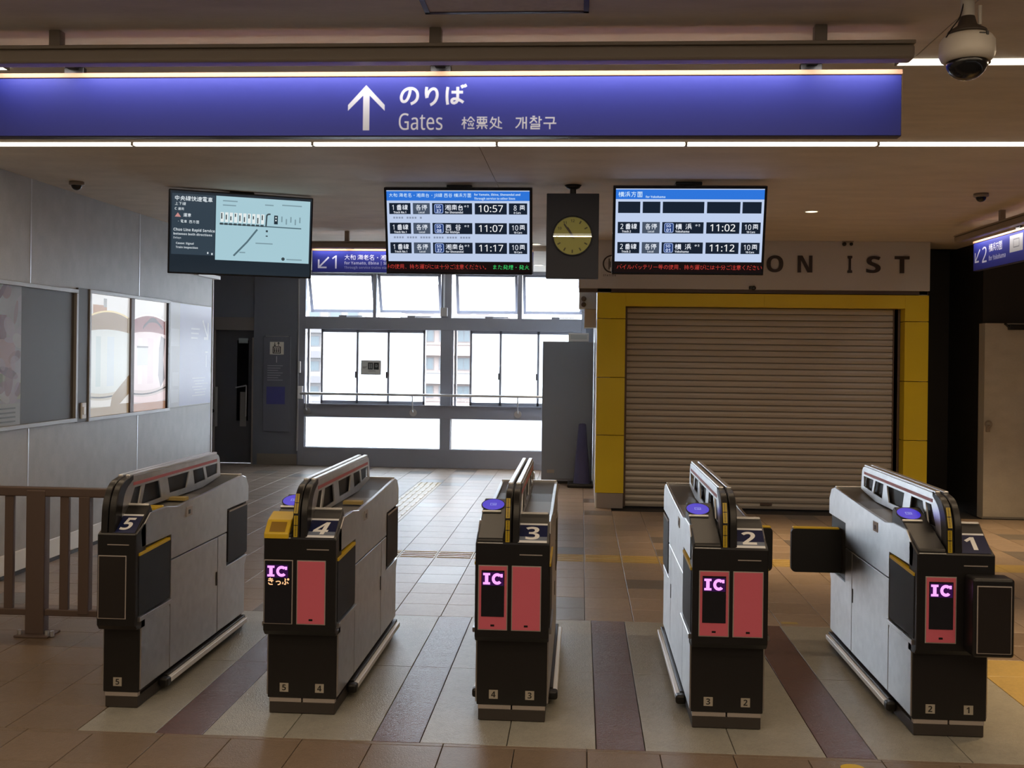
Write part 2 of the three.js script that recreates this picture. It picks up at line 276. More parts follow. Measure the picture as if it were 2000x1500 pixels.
tag(obj('corner_ledge', [bx(XW - 0.16, XW + 0.05, 2.315, 2.352, -10.60, -9.98, 0.004)], M.skirting), 'white ledge capping the far corner of the grey panelled wall', 'ledge');
// ---- other walls
struct('wall_far_left', [bx(-6.4, -6.2, 0, C, -14.2, -10.4)], M.navy);
struct('wall_left_return', [bx(-6.2, XW, 0, C, -10.5, -10.499)], M.navy);
struct('wall_behind', [bx(-6.4, 7.2, 0, C + 0.2, 6.2, 6.4)], M.beige);
struct('wall_right', [bx(7, 7.2, 0, C + 0.2, -14.2, 6.2)], M.beige);
struct('wall_tan', [bx(3.985, 7, 0.02, 1.935, -10.55, -10.4), bx(3.985, 7, 0, 0.02, -10.55, -10.41)], M.tan);
struct('wall_dark', [bx(3.45, 7, 0, C + 0.2, -11.55, -11.4), bx(3.985, 7, 1.94, C, -11.4, -10.46), bx(3.985, 7, 0, 1.94, -11.4, -10.551)], M.darkWall);
tag(obj('door_closer', [bx(4.2, 4.46, 1.87, 1.925, -10.4, -10.34, 0.008), rod([4.2, 1.90, -10.37], [4.16, 1.93, -10.36], 0.012)], M.black), 'dark door closer at the top of the tan wall panel', 'door closer');
tag(obj('wall_latch', [new THREE.TorusGeometry(0.03, 0.008, 8, 18).translate(4.02, 0.94, -10.375), bx(4.0, 4.04, 0.86, 0.93, -10.4, -10.375, 0.006)], M.housing), 'small dark latch on the left edge of the tan wall panel', 'latch');

// ---- back wall with the window
const ZB = -13.97;
const back = structGroup('wall_back');
obj('wall_panel', [bx(-6.2, -4.52, 2.04, 2.75, ZB - 0.2, ZB)], M.navy, back);
obj('wall_panel', [bx(-6.2, -5.14, 0, 2.04, ZB - 0.2, ZB)], M.navy, back);
obj('wall_panel', [bx(-4.535, -3.90, 0, 2.75, ZB - 0.2, ZB + 0.02, 0.004)], M.navy, back);
obj('wall_panel', [bx(0.02, 0.4, 0, 2.75, ZB - 0.2, ZB)], M.navy, back);
obj('kick_plate', [bx(-4.47, -3.91, 0.0, 0.155, ZB + 0.02, ZB + 0.03, 0.003)], std([0.30, 0.27, 0.23], 0.4, 0.3), back);
// window frame as one big opening system
const WF = (x0, x1, y0, y1, d = 0.06) => bx(x0, x1, y0, y1, ZB - d, ZB + 0.02, 0.004);
const win = structGroup('window_1');
const openings = { top: [[-3.81, -2.86], [-2.83, -1.93], [-1.745, -0.87], [-0.82, 0.02]], mid: [[-3.80, -1.92], [-1.78, 0.0]], low: [[-3.805, -1.92], [-1.775, 0.0]] };
obj('window_frame', [
  WF(-3.90, -3.81, 0, 2.75), WF(-1.925, -1.78, 0, 2.75), WF(0.0, 0.06, 0, 2.75), WF(-3.81, 0, 2.655, 2.75), WF(-2.87, -2.825, 2.06, 2.66), WF(-0.875, -0.815, 2.05, 2.66),
  bx(-3.81, 0, 1.89, 2.06, ZB - 0.1, ZB + 0.03, 0.004), bx(-3.81, 0, 0.675, 0.86, ZB - 0.1, ZB + 0.03, 0.004), bx(-3.81, 0, 0, 0.255, ZB - 0.2, ZB + 0.03, 0.004), bx(-3.81, 0.02, 0.845, 0.862, ZB + 0.03, ZB + 0.055, 0.003),
], M.window, win);
obj('frame_post', [bx(-3.915, -3.895, 0.2, 2.58, ZB + 0.02, ZB + 0.035, 0.003)], M.alu, win);
for (const [a, b] of openings.top) {                                 // awning sashes, hinged at the top and pushed out at the bottom
  const s = new THREE.Group(); s.name = 'sash'; win.add(s); s.position.set(0, 2.655, ZB - 0.03); s.rotation.x = THREE.MathUtils.degToRad(23);
  const h = 0.56, f = 0.04;
  obj('sash_frame', [bx(a + 0.01, a + 0.01 + f, -h, 0, -0.02, 0.02), bx(b - 0.01 - f, b - 0.01, -h, 0, -0.02, 0.02), bx(a + 0.01, b - 0.01, -h, -h + f, -0.02, 0.02), bx(a + 0.01, b - 0.01, -f * 0.5, 0, -0.02, 0.02)], M.window, s);
  obj('pane', [bx(a + 0.02 + f, b - 0.02 - f, -h + f, -f * 0.5, -0.0015, 0.0015)], M.pane, s);
  obj('stay_arm', [bx((a + b) / 2 - 0.01, (a + b) / 2 + 0.10, 2.045, 2.085, ZB - 0.02, ZB + 0.02, 0.004), rod([(a + b) / 2, 2.07, ZB], [(a + b) / 2 + 0.3, 2.075, ZB - 0.06], 0.008)], M.window, win);
}
const slim = (x) => bx(x - 0.014, x + 0.014, 0.86, 1.89, ZB - 0.05, ZB - 0.01);
for (const [i, [frost, clr, stiles]] of [[[[-3.56, -3.10], [-3.07, -2.66], [-2.64, -2.17]], [[-3.75, -3.60], [-2.13, -1.925]], [-3.58, -3.085, -2.652, -2.155, -3.77]], [[[-1.49, -1.115], [-1.09, -0.595], [-0.575, -0.02]], [[-1.70, -1.52]], [-1.508, -1.102, -0.585, -1.72, -1.765]]].entries()) {
  const x0 = frost[0][0], x1 = frost[2][1];
  obj('stile', [...stiles.map(slim), bx(x0 - 0.03, x1 + 0.03, 0.86, 0.905, ZB - 0.05, ZB - 0.01), bx(x0 - 0.03, x1 + 0.03, 1.85, 1.89, ZB - 0.05, ZB - 0.01)], M.window, win);
  for (const [a, b] of frost) obj('pane', [bx(a, b, 0.905, 1.85, ZB - 0.032, ZB - 0.029)], M.pane, win);
  for (const [a, b] of clr) obj('clear_pane', [bx(a, b, 0.86, 1.89, ZB - 0.032, ZB - 0.029)], M.clear, win);
  for (const s of i ? [-1.118, -0.60] : [-3.10, -2.67]) obj('latch', [bx(s - 0.012, s + 0.006, 1.22, 1.31, ZB - 0.008, ZB + 0.015, 0.004)], M.black, win);
}
for (const [a, b] of openings.low) { obj('pane', [bx(a + 0.02, b, 0.262, 0.67, ZB - 0.05, ZB - 0.046)], M.pane, win); obj('pane_bead', [bx(a, a + 0.012, 0.255, 0.675, ZB - 0.04, ZB + 0.0), bx(a, b, 0.255, 0.263, ZB - 0.04, ZB + 0.005)], M.alu, win); }
// handrail along the window
{ const t = thing('handrail', 'grey round handrail on brackets along the bright window', 'handrail');
  obj('rail', [rod([-3.83, 1.0, ZB + 0.13], [-0.50, 1.0, ZB + 0.13], 0.018), new THREE.SphereGeometry(0.018, 12, 8).translate(-3.83, 1.0, ZB + 0.13)], M.alu, t);
  for (const x of [-3.77, -2.29, -0.85]) obj('bracket', [rod([x, 0.985, ZB + 0.13], [x, 0.80, ZB + 0.10], 0.009), rod([x, 0.80, ZB + 0.10], [x, 0.76, ZB + 0.03], 0.009), new THREE.CylinderGeometry(0.05, 0.05, 0.012, 20).rotateX(Math.PI / 2).translate(x, 0.755, ZB + 0.036)], M.alu, t);
}
tag(obj('window_opener', [rod([-1.88, 2.66, ZB + 0.045], [-1.88, 2.16, ZB + 0.045], 0.009), bx(-1.93, -1.83, 2.08, 2.20, ZB + 0.02, ZB + 0.07, 0.01)], M.alu), 'grey window opener with a rod on the post between top windows', 'opener');
tag(obj('window_opener', [bx(-3.89, -3.86, 1.28, 1.44, ZB + 0.036, ZB + 0.07, 0.006), bx(-3.90, -3.83, 0.92, 1.10, ZB + 0.036, ZB + 0.06, 0.006)], M.skirting), 'pale operator box on the window post by the end of the handrail', 'opener');
const notice = canvas(256, 192, (c, w, h) => { c.fillStyle = '#dcdeda'; c.fillRect(0, 0, w, h); c.strokeStyle = '#55585a'; c.lineWidth = 4; c.strokeRect(4, 4, w - 8, h - 8); c.fillStyle = '#30363a'; c.fillRect(90, 30, 62, 92); c.fillRect(162, 30, 66, 92); c.fillStyle = '#a4a8a6'; c.fillRect(104, 42, 14, 66); c.fillRect(126, 42, 14, 66); c.beginPath(); c.arc(196, 72, 20, 0, 7); c.fill(); c.fillStyle = '#30363a'; c.fillRect(176, 66, 34, 10); c.fillStyle = '#4a4e50'; for (let i = 0; i < 3; i++) c.fillRect(22, 84 + i * 10, 58 - i * 12, 4); c.fillRect(96, 138, 90, 5); });
tag(obj('window_notice', [bx(-3.035, -2.755, 1.265, 1.465, ZB - 0.026, ZB - 0.022)], [M.alu, M.alu, M.alu, M.alu, printed(notice), M.alu]), 'grey notice with dark pictograms on the middle frosted pane', 'notice');

// ---- the world beyond the window
{ const t = thing('apartment_block', 'pale pink apartment block with balconies behind the clear panes beside the centre post', 'building', [-13.5, -9, -100]);
  obj('wall', [bx(-4.2, 6, 0, 17.5, -8, 0)], M.pinkWall, t);
  for (let f = 0; f < 4; f++) { const y = 5.9 + f * 2.75; obj('balcony', [bx(-4.2, 6, y - 0.9, y + 0.15, 0, 0.8), bx(-4.2, 6, y + 0.15, y + 0.25, -0.05, 0.9)], f % 2 ? M.paleWall : M.pinkWall, t);
    for (const x of [-3.2, -1.6, 0.2, 2.0, 3.8]) { const wd = obj('window', [bx(x - 0.65, x + 0.65, y + 0.45, y + 1.65, 0.0, 0.06)], M.concrete, t); obj('window_pane', [bx(x - 0.55, x - 0.03, y + 0.53, y + 1.57, 0.03, 0.08), bx(x + 0.03, x + 0.55, y + 0.53, y + 1.57, 0.03, 0.08)], M.glassDark, wd); } }
  const u = thing('apartment_block', 'grey apartment block behind the narrow clear pane at the left of the window', 'building', [-26.5, -9, -105]);
  obj('wall', [bx(-5, 4, 0, 16, -8, 0)], M.paleWall, u);
  for (let f = 0; f < 4; f++) { const y = 5.6 + f * 2.6; obj('balcony', [bx(-5, 4, y - 0.7, y, 0, 0.7)], M.concrete, u); for (const x of [-3.5, -1.2, 1.0, 2.8]) { const wd = obj('window', [bx(x - 0.6, x + 0.6, y + 0.5, y + 1.6, 0, 0.06)], M.concrete, u); obj('window_pane', [bx(x - 0.5, x + 0.5, y + 0.58, y + 1.52, 0.03, 0.08)], M.glassDark, wd); } }
  obj('drain_pipe', [rod([0.2, 0, 0.2], [0.2, 16, 0.2], 0.08)], M.paleWall, u);
  struct('ground', [bx(-150, 150, -9.4, -9, -250, -16)], M.concrete);
}

// ---- shop front
const ZS = -10.54;
{ const s = structGroup('wall_shop');
  obj('shop_side', [bx(0.162, 0.30, 0, C, ZB, ZS - 0.03), bx(3.40, 3.48, 0, C, -11.4, ZS - 0.03)], M.skirting, s);
  obj('shop_back', [bx(0.30, 3.40, 0, C, -11.5, -11.0)], M.core, s);
  const yp = (x0, x1, y0, y1) => obj('yellow_panel', [bx(x0, x1, y0 + 0.003, y1 - 0.003, ZS - 0.16, ZS, 0.003)], M.shopYellow, s);
  for (const [a, b] of [[0.155, 0.75], [0.75, 1.344], [1.344, 1.947], [1.947, 2.215]]) { yp(0.16, 0.449, a, b); yp(3.252, 3.486, a, b); }
  for (const [a, b] of [[0.449, 1.85], [1.85, 3.252]]) yp(a, b, 2.075, 2.215);
  obj('plinth', [bx(0.175, 0.445, 0, 0.155, ZS - 0.16, ZS - 0.01, 0.003), bx(3.26, 3.48, 0, 0.155, ZS - 0.16, ZS - 0.01, 0.003)], M.frameGrey, s);
  obj('reveal', [bx(3.18, 3.25, 0, 2.08, ZS - 0.2, ZS - 0.14)], M.brown, s);
}
{ const t = thing('roller_shutter', 'closed beige roller shutter of horizontal slats filling the yellow shop front', 'shutter', [0, 0, ZS - 0.17]);
  const n = 33, h = 2.075 / n;
  const slatG = new THREE.ExtrudeGeometry(new THREE.Shape([[0, 0.003], [0.006, 0.0005], [0.012, 0.010], [0.014, h * 0.5], [0.010, h - 0.012], [0.002, h - 0.004], [-0.008, h - 0.003], [-0.008, 0.003]].map((p) => new THREE.Vector2(...p))), { depth: 2.77, bevelEnabled: false }).rotateY(Math.PI / 2).scale(1, 1, -1);
  const fl = slatG, pos = fl.attributes.position; for (let i = 0; i < pos.count; i += 3) { const v = [0, 1, 2].map((k) => [pos.getX(i + k), pos.getY(i + k), pos.getZ(i + k)]); pos.setXYZ(i + 1, ...v[2]); pos.setXYZ(i + 2, ...v[1]); } fl.computeVertexNormals();
  const mats = [0, 1, 2].map((i) => std([0.48 + i * 0.015, 0.45 + i * 0.014, 0.41 + i * 0.012], 0.4, 0.2));
  for (let i = 0; i < n; i++) { const m = obj('slat', fl, mats[Math.floor(rnd() * 3)], t); m.position.set(0.45, i * h + 0.004, 0); }
  obj('guide_rail', [bx(0.448, 0.475, 0, 2.075, -0.01, 0.03), bx(3.19, 3.225, 0, 2.075, -0.01, 0.03)], M.brown, t);
  obj('handle', [bx(1.86, 1.98, 0.04, 0.07, 0.012, 0.03, 0.006)], M.brown, t);
}
const font = await new FontLoader().loadAsync('fonts/droid/droid_sans_bold.typeface.json');
{ const t = thing('shop_sign', 'wide beige shop fascia with spaced dark capital letters above the shutter', 'sign', [0, 0, ZS]);
  obj('board', [bx(-0.035, 3.487, 2.255, C, -0.14, 0.02, 0.004)], M.fascia, t);
  obj('shadow_gap', [bx(-0.03, 3.487, 2.22, 2.255, -0.14, -0.03)], M.brown, t);
  for (const [ch, xc, w] of [['O', 1.947, 0.165], ['N', 2.247, 0.145], ['I', 2.692, 0.045], ['S', 2.925, 0.14], ['T', 3.207, 0.145]]) {
    const g = new TextGeometry(ch, { font, size: 0.17, depth: 0.014, curveSegments: 8, bevelEnabled: false }); g.computeBoundingBox(); const b = g.boundingBox, k = w / (b.max.x - b.min.x), ky = 0.17 / (b.max.y - b.min.y);
    obj('letter', [g.translate(-b.min.x, -b.min.y, 0).scale(k, ky, 1).translate(xc - w / 2, 2.432, 0.02)], M.letter, t);
  }
  obj('logo', [new THREE.TorusGeometry(0.085, 0.007, 6, 40).scale(1, 1, 0.5).translate(0.30, 2.505, 0.022), bx(0.27, 0.278, 2.45, 2.56, 0.02, 0.026), bx(0.285, 0.292, 2.47, 2.53, 0.02, 0.026)], M.letter, t);
  const small = canvas(256, 48, (c, w, h) => { c.clearRect(0, 0, w, h); latin(c, 'S T A T I O N', 6, 36, 34, '#2a1c14', true, 0.86); });
  obj('logo_text', [plate(0.20, 0.036, 0.31, 2.388, 0.0215)], printed(small, 0.5, { transparent: true }), t);
}
{ const t = thing('wall_camera', 'tiny dark camera under the shop fascia', 'camera', [1.735, 2.27, ZS + 0.035]);
  obj('body', [new THREE.SphereGeometry(0.022, 14, 10).scale(1.2, 1, 1), bx(-0.045, -0.01, -0.015, 0.018, -0.02, 0.02, 0.006)], M.black, t); obj('lens', [new THREE.CylinderGeometry(0.009, 0.009, 0.01, 12).rotateX(Math.PI / 2).translate(0, -0.004, 0.022)], M.displayBlack, t);
  const u = thing('sensor', 'tiny dark sensor pair at the top edge of the shop fascia', 'sensor', [2.66, 2.72, ZS + 0.046]);
  obj('body', [new THREE.SphereGeometry(0.022, 14, 10).translate(-0.03, 0, 0), new THREE.SphereGeometry(0.018, 14, 10).translate(0.04, 0, 0)], M.black, u); obj('bracket', [bx(-0.05, 0.06, 0.015, 0.03, -0.012, 0.01)], M.housing, u);
}
{ const t = thing('shutter_motor_box', 'stepped beige metal box hanging beside the left end of the shop fascia', 'box', [0, 0, -10.86]);
  obj('upper_box', [bx(-0.03, 0.155, 2.055, 2.25, -0.12, 0.06, 0.006)], std([0.62, 0.62, 0.63], 0.5), t); obj('lower_box', [bx(0.03, 0.155, 1.862, 2.055, -0.12, 0.04, 0.006)], std([0.62, 0.50, 0.38], 0.5), t);
  obj('knob', [new THREE.SphereGeometry(0.028, 16, 10).translate(0.02, 2.16, 0.065), new THREE.SphereGeometry(0.026, 16, 10).translate(0.02, 2.10, 0.065)], M.brown, t);
  obj('bottom_trim', [bx(0.028, 0.157, 1.855, 1.864, -0.12, 0.045)], M.skirting, t);
}
// ---- dark cabinet with a white box, and the cone before it
{ const t = thing('cabinet', 'tall dark grey cabinet standing before the right end of the window', 'cabinet', [0, 0, -12.5]);
  obj('carcass', [bx(-0.47, 0.15, 0.03, 1.735, -0.45, -0.02, 0.004)], M.window, t); obj('door', [bx(-0.468, 0.148, 0.06, 1.73, -0.02, 0.0, 0.004)], std([0.27, 0.31, 0.37], 0.5), t); obj('plinth', [bx(-0.45, 0.13, 0, 0.03, -0.43, -0.02)], M.black, t);
  obj('label_plate', [bx(-0.40, -0.31, 0.13, 0.17, 0, 0.006, 0.002)], M.beige, t);
  const b = thing('storage_box', 'small pale box lying on top of the dark cabinet', 'box', [-0.032, 1.735, -12.62]);
  obj('box_body', [bx(-0.125, 0.125, 0, 0.105, -0.1, 0.1, 0.006)], M.white, b); obj('front_panel', [bx(-0.10, 0.10, 0.03, 0.085, 0.1, 0.106, 0.002)], std([0.58, 0.62, 0.62], 0.4), b);
  const c = thing('traffic_cone', 'dark blue cone on a black base beside the yellow pillar', 'cone', [0.025, 0, -12.28]);
  obj('cone_body', [lathe([[0.105, 0.045], [0.10, 0.06], [0.045, 0.74], [0.034, 0.752], [0.001, 0.752]], 36)], std([0.07, 0.07, 0.17], 0.55), c);
  obj('base', [bx(-0.17, 0.17, 0.002, 0.045, -0.17, 0.17, 0.014)], M.black, c);
  const f = thing('floor_outlet', 'small white box on the floor before the dark cabinet', 'outlet', [-0.6, 0, -12.75]);
  obj('outlet_body', [bx(-0.045, 0.045, 0, 0.10, -0.04, 0.04, 0.006)], M.white, f); obj('cap', [bx(-0.035, 0.035, 0.10, 0.112, -0.03, 0.03, 0.004)], M.skirting, f);
}
// ---- dark door and lift sign in the far left corner
{ const d = structGroup('door_1');
  obj('door_leaf', [bx(-5.10, -4.56, 0.02, 1.86, ZB - 0.12, ZB - 0.06, 0.004)], std([0.11, 0.115, 0.135], 0.4), d);
  obj('door_back', [bx(-5.2, -4.5, 0, 2.06, ZB - 0.2, ZB - 0.15)], M.core, d);
  obj('door_frame', [bx(-5.14, -5.10, 0, 2.04, ZB - 0.15, ZB), bx(-4.56, -4.535, 0, 1.76, ZB - 0.06, ZB + 0.01, 0.003)], M.frameGrey, d);
  obj('lintel', [bx(-5.10, -4.53, 1.86, 2.04, ZB - 0.12, ZB + 0.015, 0.004)], std([0.24, 0.225, 0.215], 0.5), d);
  obj('door_window', [bx(-4.79, -4.63, 0.60, 1.72, ZB - 0.062, ZB - 0.052)], M.blackGloss, d);
  obj('door_notice', [bx(-4.77, -4.64, 1.68, 1.75, ZB - 0.052, ZB - 0.048)], std([0.38, 0.44, 0.46], 0.4), d);
  obj('handle', [rod([-4.80, 1.06, ZB - 0.03], [-4.65, 1.09, ZB - 0.03], 0.010), rod([-4.65, 1.09, ZB - 0.03], [-4.65, 0.66, ZB - 0.03], 0.008)], M.alu, d);
  obj('push_plate', [bx(-4.74, -4.65, 0.52, 1.0, ZB - 0.05, ZB - 0.044)], std([0.30, 0.29, 0.28], 0.4, 0.2), d);
  const h = thing('wall_box', 'grey metal box on the dark door frame beyond the wall corner', 'box', [-5.10, 0.80, ZB + 0.02]);
  obj('box_body', [bx(-0.07, 0.06, -0.28, 0.27, -0.02, 0.08, 0.008)], std([0.30, 0.30, 0.29], 0.45), h); obj('lock', [new THREE.CylinderGeometry(0.03, 0.03, 0.02, 18).rotateX(Math.PI / 2).translate(0.02, -0.06, 0.085)], M.black, h);
  const sgn = canvas(256, 1024, (c, w, h2) => {
    c.fillStyle = '#7a7f8e'; c.fillRect(0, 0, w, h2); c.fillStyle = '#f4f1e8'; c.fillRect(58, 56, 136, 136); c.strokeStyle = '#1a1a1a'; c.lineWidth = 8; c.strokeRect(90, 110, 70, 68); c.lineWidth = 6;
    c.stroke(new Path2D('M106 62V100M96 90L106 100L116 90M142 100V62M132 74L142 62L152 74')); for (const x of [106, 125, 144]) { c.beginPath(); c.arc(x, 128, 6, 0, 7); c.fillStyle = '#1a1a1a'; c.fill(); c.fillRect(x - 5, 136, 10, 32); }
    c.fillStyle = '#e6e8ee'; c.fillRect(122, 210, 6, 70); c.fillStyle = '#c4c8d6'; for (let i = 0; i < 7; i++) c.fillRect(36, 310 + i * 26, 150 - (i % 3) * 22, 6);
    c.fillStyle = '#5a5ea8'; c.fillRect(30, 540, 180, 190);
  });
  const e = thing('lift_sign', 'tall dark lift sign with a white pictogram on the navy wall panel', 'sign', [-4.2, 1.12, ZB + 0.03]);
  obj('panel', [bx(-0.19, 0.19, -0.66, 0.66, -0.008, 0.006, 0.003)], M.navy, e); obj('print', [plate(0.37, 1.31, 0, 0, 0.0065)], printed(sgn, 0.5), e); obj('top_strip', [bx(-0.16, 0.16, 0.655, 0.667, 0, 0.015)], M.alu, e);
}

// ================================================================== WALL POSTERS
function wallFrame(label, z0, z1, y0, y1, fr = 0.03) {
  const t = thing('poster_frame', label, 'poster frame');
  obj('frame', [bx(XW, XW + 0.03, y1, y1 + fr, z1 - fr, z0 + fr, 0.003), bx(XW, XW + 0.03, y0 - fr, y0, z1 - fr, z0 + fr, 0.003), bx(XW, XW + 0.03, y0, y1, z1 - fr, z1, 0.003), bx(XW, XW + 0.03, y0, y1, z0, z0 + fr, 0.003)], M.posterFrame, t);
  return t;
}
const facing = (w, h, y, z, x = XW + 0.012) => new THREE.PlaneGeometry(w, h).rotateY(Math.PI / 2).translate(x, y, z);
const smear = (c, w, h, n, cols) => { for (let i = 0; i < n; i++) { c.fillStyle = cols[Math.floor(rnd() * cols.length)]; c.globalAlpha = 0.5 + 0.4 * rnd(); c.beginPath(); c.ellipse(rnd() * w, rnd() * h, w * (0.05 + 0.12 * rnd()), h * (0.02 + 0.05 * rnd()), rnd() * 3, 0, 7); c.fill(); } c.globalAlpha = 1; };
{ const t = wallFrame('long silver poster frame on the grey wall, its right half an empty dark board', -6.1, -7.56, 1.035, 1.985);
  obj('dark_board', [bx(XW, XW + 0.008, 1.035, 1.985, -7.56, -6.83)], std([0.085, 0.074, 0.064], 0.5), t);
  const p = canvas(512, 700, (c, w, h) => { c.fillStyle = '#b9b4b4'; c.fillRect(0, 0, w, h); c.fillStyle = '#8d4a4c'; c.fillRect(0, 150, w * 0.75, 120); c.fillStyle = '#c79c98'; c.fillRect(0, 270, w * 0.9, 170); c.fillStyle = '#8f8552'; c.fillRect(0, 440, w * 0.7, 130); c.fillStyle = '#c9c3a0'; c.fillRect(w * 0.7, 440, w * 0.3, 130); smear(c, w, h * 0.85, 60, ['#a06a68', '#d8cfd0', '#7a4548', '#cbb8c6', '#9d9a60']); c.fillStyle = '#c4c2bb'; c.fillRect(0, 590, w, 110); c.fillStyle = '#6d6a66'; for (let i = 0; i < 4; i++) c.fillRect(300, 610 + i * 22, 170, 8); });
  const q = obj('poster', [facing(0.73, 0.95, 1.51, -6.46, XW + 0.010)], printed(p, 0.4, { color: 0xb8b8b8 }), t); q.userData.label = 'poster in washed red, pink and olive blots';
}
{ const t = wallFrame('silver light box frame on the grey wall holding two bright bottle posters', -7.80, -9.32, 1.025, 2.0);
  obj('mullion', [bx(XW, XW + 0.028, 1.025, 2.0, -8.58, -8.51, 0.003)], M.brown, t);
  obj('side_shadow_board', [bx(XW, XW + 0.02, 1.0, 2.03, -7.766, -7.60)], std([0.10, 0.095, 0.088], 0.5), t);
  obj('end_post', [bx(XW, XW + 0.034, 1.025, 2.0, -9.32, -9.285, 0.003)], M.black, t);
  const bottle = (pink) => canvas(512, 700, (c, w, h) => {
    c.fillStyle = pink ? '#d9c8c4' : '#cfc6b6'; c.fillRect(0, 0, w, h);
    c.fillStyle = '#f2efec'; c.fillRect(0, 0, w, 120);
    if (!pink) { c.fillStyle = '#b98a62'; c.fillRect(40, 60, 170, 90); c.fillStyle = '#a9a6a2'; c.fillRect(170, 20, 40, 50); }
    c.fillStyle = pink ? '#8b4a45' : '#9b8262'; c.beginPath(); c.moveTo(20, 230); c.lineTo(20, 120); c.quadraticCurveTo(w / 2, 60, w - 20, 120); c.lineTo(w - 20, 230); c.fill();
    if (pink) { c.strokeStyle = '#3f2724'; c.lineWidth = 12; for (let i = 0; i < 4; i++) { c.beginPath(); c.ellipse(300, 190 - i * 14, 150 - i * 26, 60 - i * 8, 0, 3.3, 6.1); c.stroke(); } }
    c.strokeStyle = pink ? '#ffffff' : '#f6e2a8'; c.lineWidth = 10; c.beginPath(); c.moveTo(20, 122); c.quadraticCurveTo(w / 2, 62, w - 20, 122); c.stroke();
    c.fillStyle = pink ? '#efdcdc' : '#dcdfda'; c.beginPath(); c.moveTo(0, 210); c.quadraticCurveTo(w / 2, 185, w, 215); c.lineTo(w, 540); c.quadraticCurveTo(w / 2, 590, 0, 560); c.fill();
    c.fillStyle = pink ? '#f3e6e6' : '#c9d3d0'; c.fillRect(80, 240, 60, 290); c.fillStyle = pink ? '#e9d3d6' : '#d3dadd'; c.fillRect(220, 240, 90, 290);
    if (pink) { c.fillStyle = '#8f8583'; c.fillRect(60, 290, 170, 12); c.fillStyle = '#d8d8e2'; c.fillRect(66, 302, 160, 110); c.fillStyle = '#a09a9c'; c.beginPath(); c.moveTo(430, 220); c.lineTo(500, 240); c.lineTo(470, 380); c.lineTo(500, 500); c.lineTo(430, 560); c.lineTo(390, 480); c.lineTo(400, 300); c.fill(); }
    c.strokeStyle = '#57504a'; c.lineWidth = 9; c.beginPath(); c.moveTo(0, 585); c.quadraticCurveTo(w / 2, 612, w, 560); c.stroke();
    c.fillStyle = pink ? '#f2d9d8' : '#e9e4dd'; c.beginPath(); c.moveTo(0, 600); c.quadraticCurveTo(w / 2, 630, w, 580); c.lineTo(w, 640); c.quadraticCurveTo(w / 2, 660, 0, 640); c.fill();
    c.fillStyle = pink ? '#b98d72' : '#a38c6c'; c.fillRect(0, 650, w, 50); if (!pink) { c.beginPath(); c.moveTo(290, 590); c.lineTo(512, 470); c.lineTo(512, 700); c.lineTo(250, 700); c.fill(); c.fillStyle = '#ece6de'; c.beginPath(); c.moveTo(390, 640); c.lineTo(512, 585); c.lineTo(512, 640); c.fill(); }
  });
  const box = (tex) => new THREE.MeshStandardMaterial({ color: 0x8a8a8a, map: tex, roughness: 0.25, emissive: 0xffffff, emissiveMap: tex, emissiveIntensity: 0.62 });
  const a = obj('poster', [facing(0.71, 0.975, 1.5125, -8.155)], box(bottle(false)), t); a.userData.label = 'backlit poster of a bottle with a pale grey label';
  const b = obj('poster', [facing(0.705, 0.975, 1.5125, -8.9325)], box(bottle(true)), t); b.userData.label = 'backlit poster of a bottle with a pink label';
}
{ const map = canvas(512, 480, (c, w, h) => {
    c.fillStyle = '#b2b6d4'; c.fillRect(0, 0, w, h); c.fillStyle = '#bbbbc0'; c.fillRect(0, 0, 112, h); c.fillStyle = '#c8c9ce'; c.fillRect(12, 120, 92, 80); c.fillRect(30, 320, 74, 64); c.fillRect(20, 400, 84, 60);
    c.strokeStyle = '#eef0fa'; c.lineWidth = 14; c.stroke(new Path2D('M398 70L462 150M470 80V158H414')); c.lineWidth = 6; c.stroke(new Path2D('M450 240V300M430 226H470')); c.fillStyle = '#d6d9ea'; for (let i = 0; i < 7; i++) c.fillRect(270 + (i % 3) * 18, 350 + i * 14, 170 - (i % 2) * 36, 5); for (let i = 0; i < 3; i++) c.fillRect(250, 110 + i * 22, 110 - i * 14, 8);
  });
  const t = thing('wall_map_panel', 'pale blue guide panel with white arrow at the far end of the grey wall', 'sign', [XW, 1.52, -9.91]);
  obj('board', [bx(0, 0.012, -0.505, 0.505, -0.54, 0.54, 0.003)], M.wallPanel, t); obj('print', [new THREE.PlaneGeometry(1.06, 0.99).rotateY(Math.PI / 2).translate(0.0125, 0, 0)], printed(map, 0.28), t);
  const s = thing('light_switch', 'small white switch plate on the grey wall between the poster frames', 'switch', [XW + 0.0205, 1.085, -7.69]);
  obj('plate', [bx(0, 0.012, -0.062, 0.062, -0.036, 0.036, 0.004)], M.white, s); obj('rocker', [bx(0.012, 0.018, -0.03, 0.03, -0.016, 0.016, 0.003)], M.skirting, s);
}

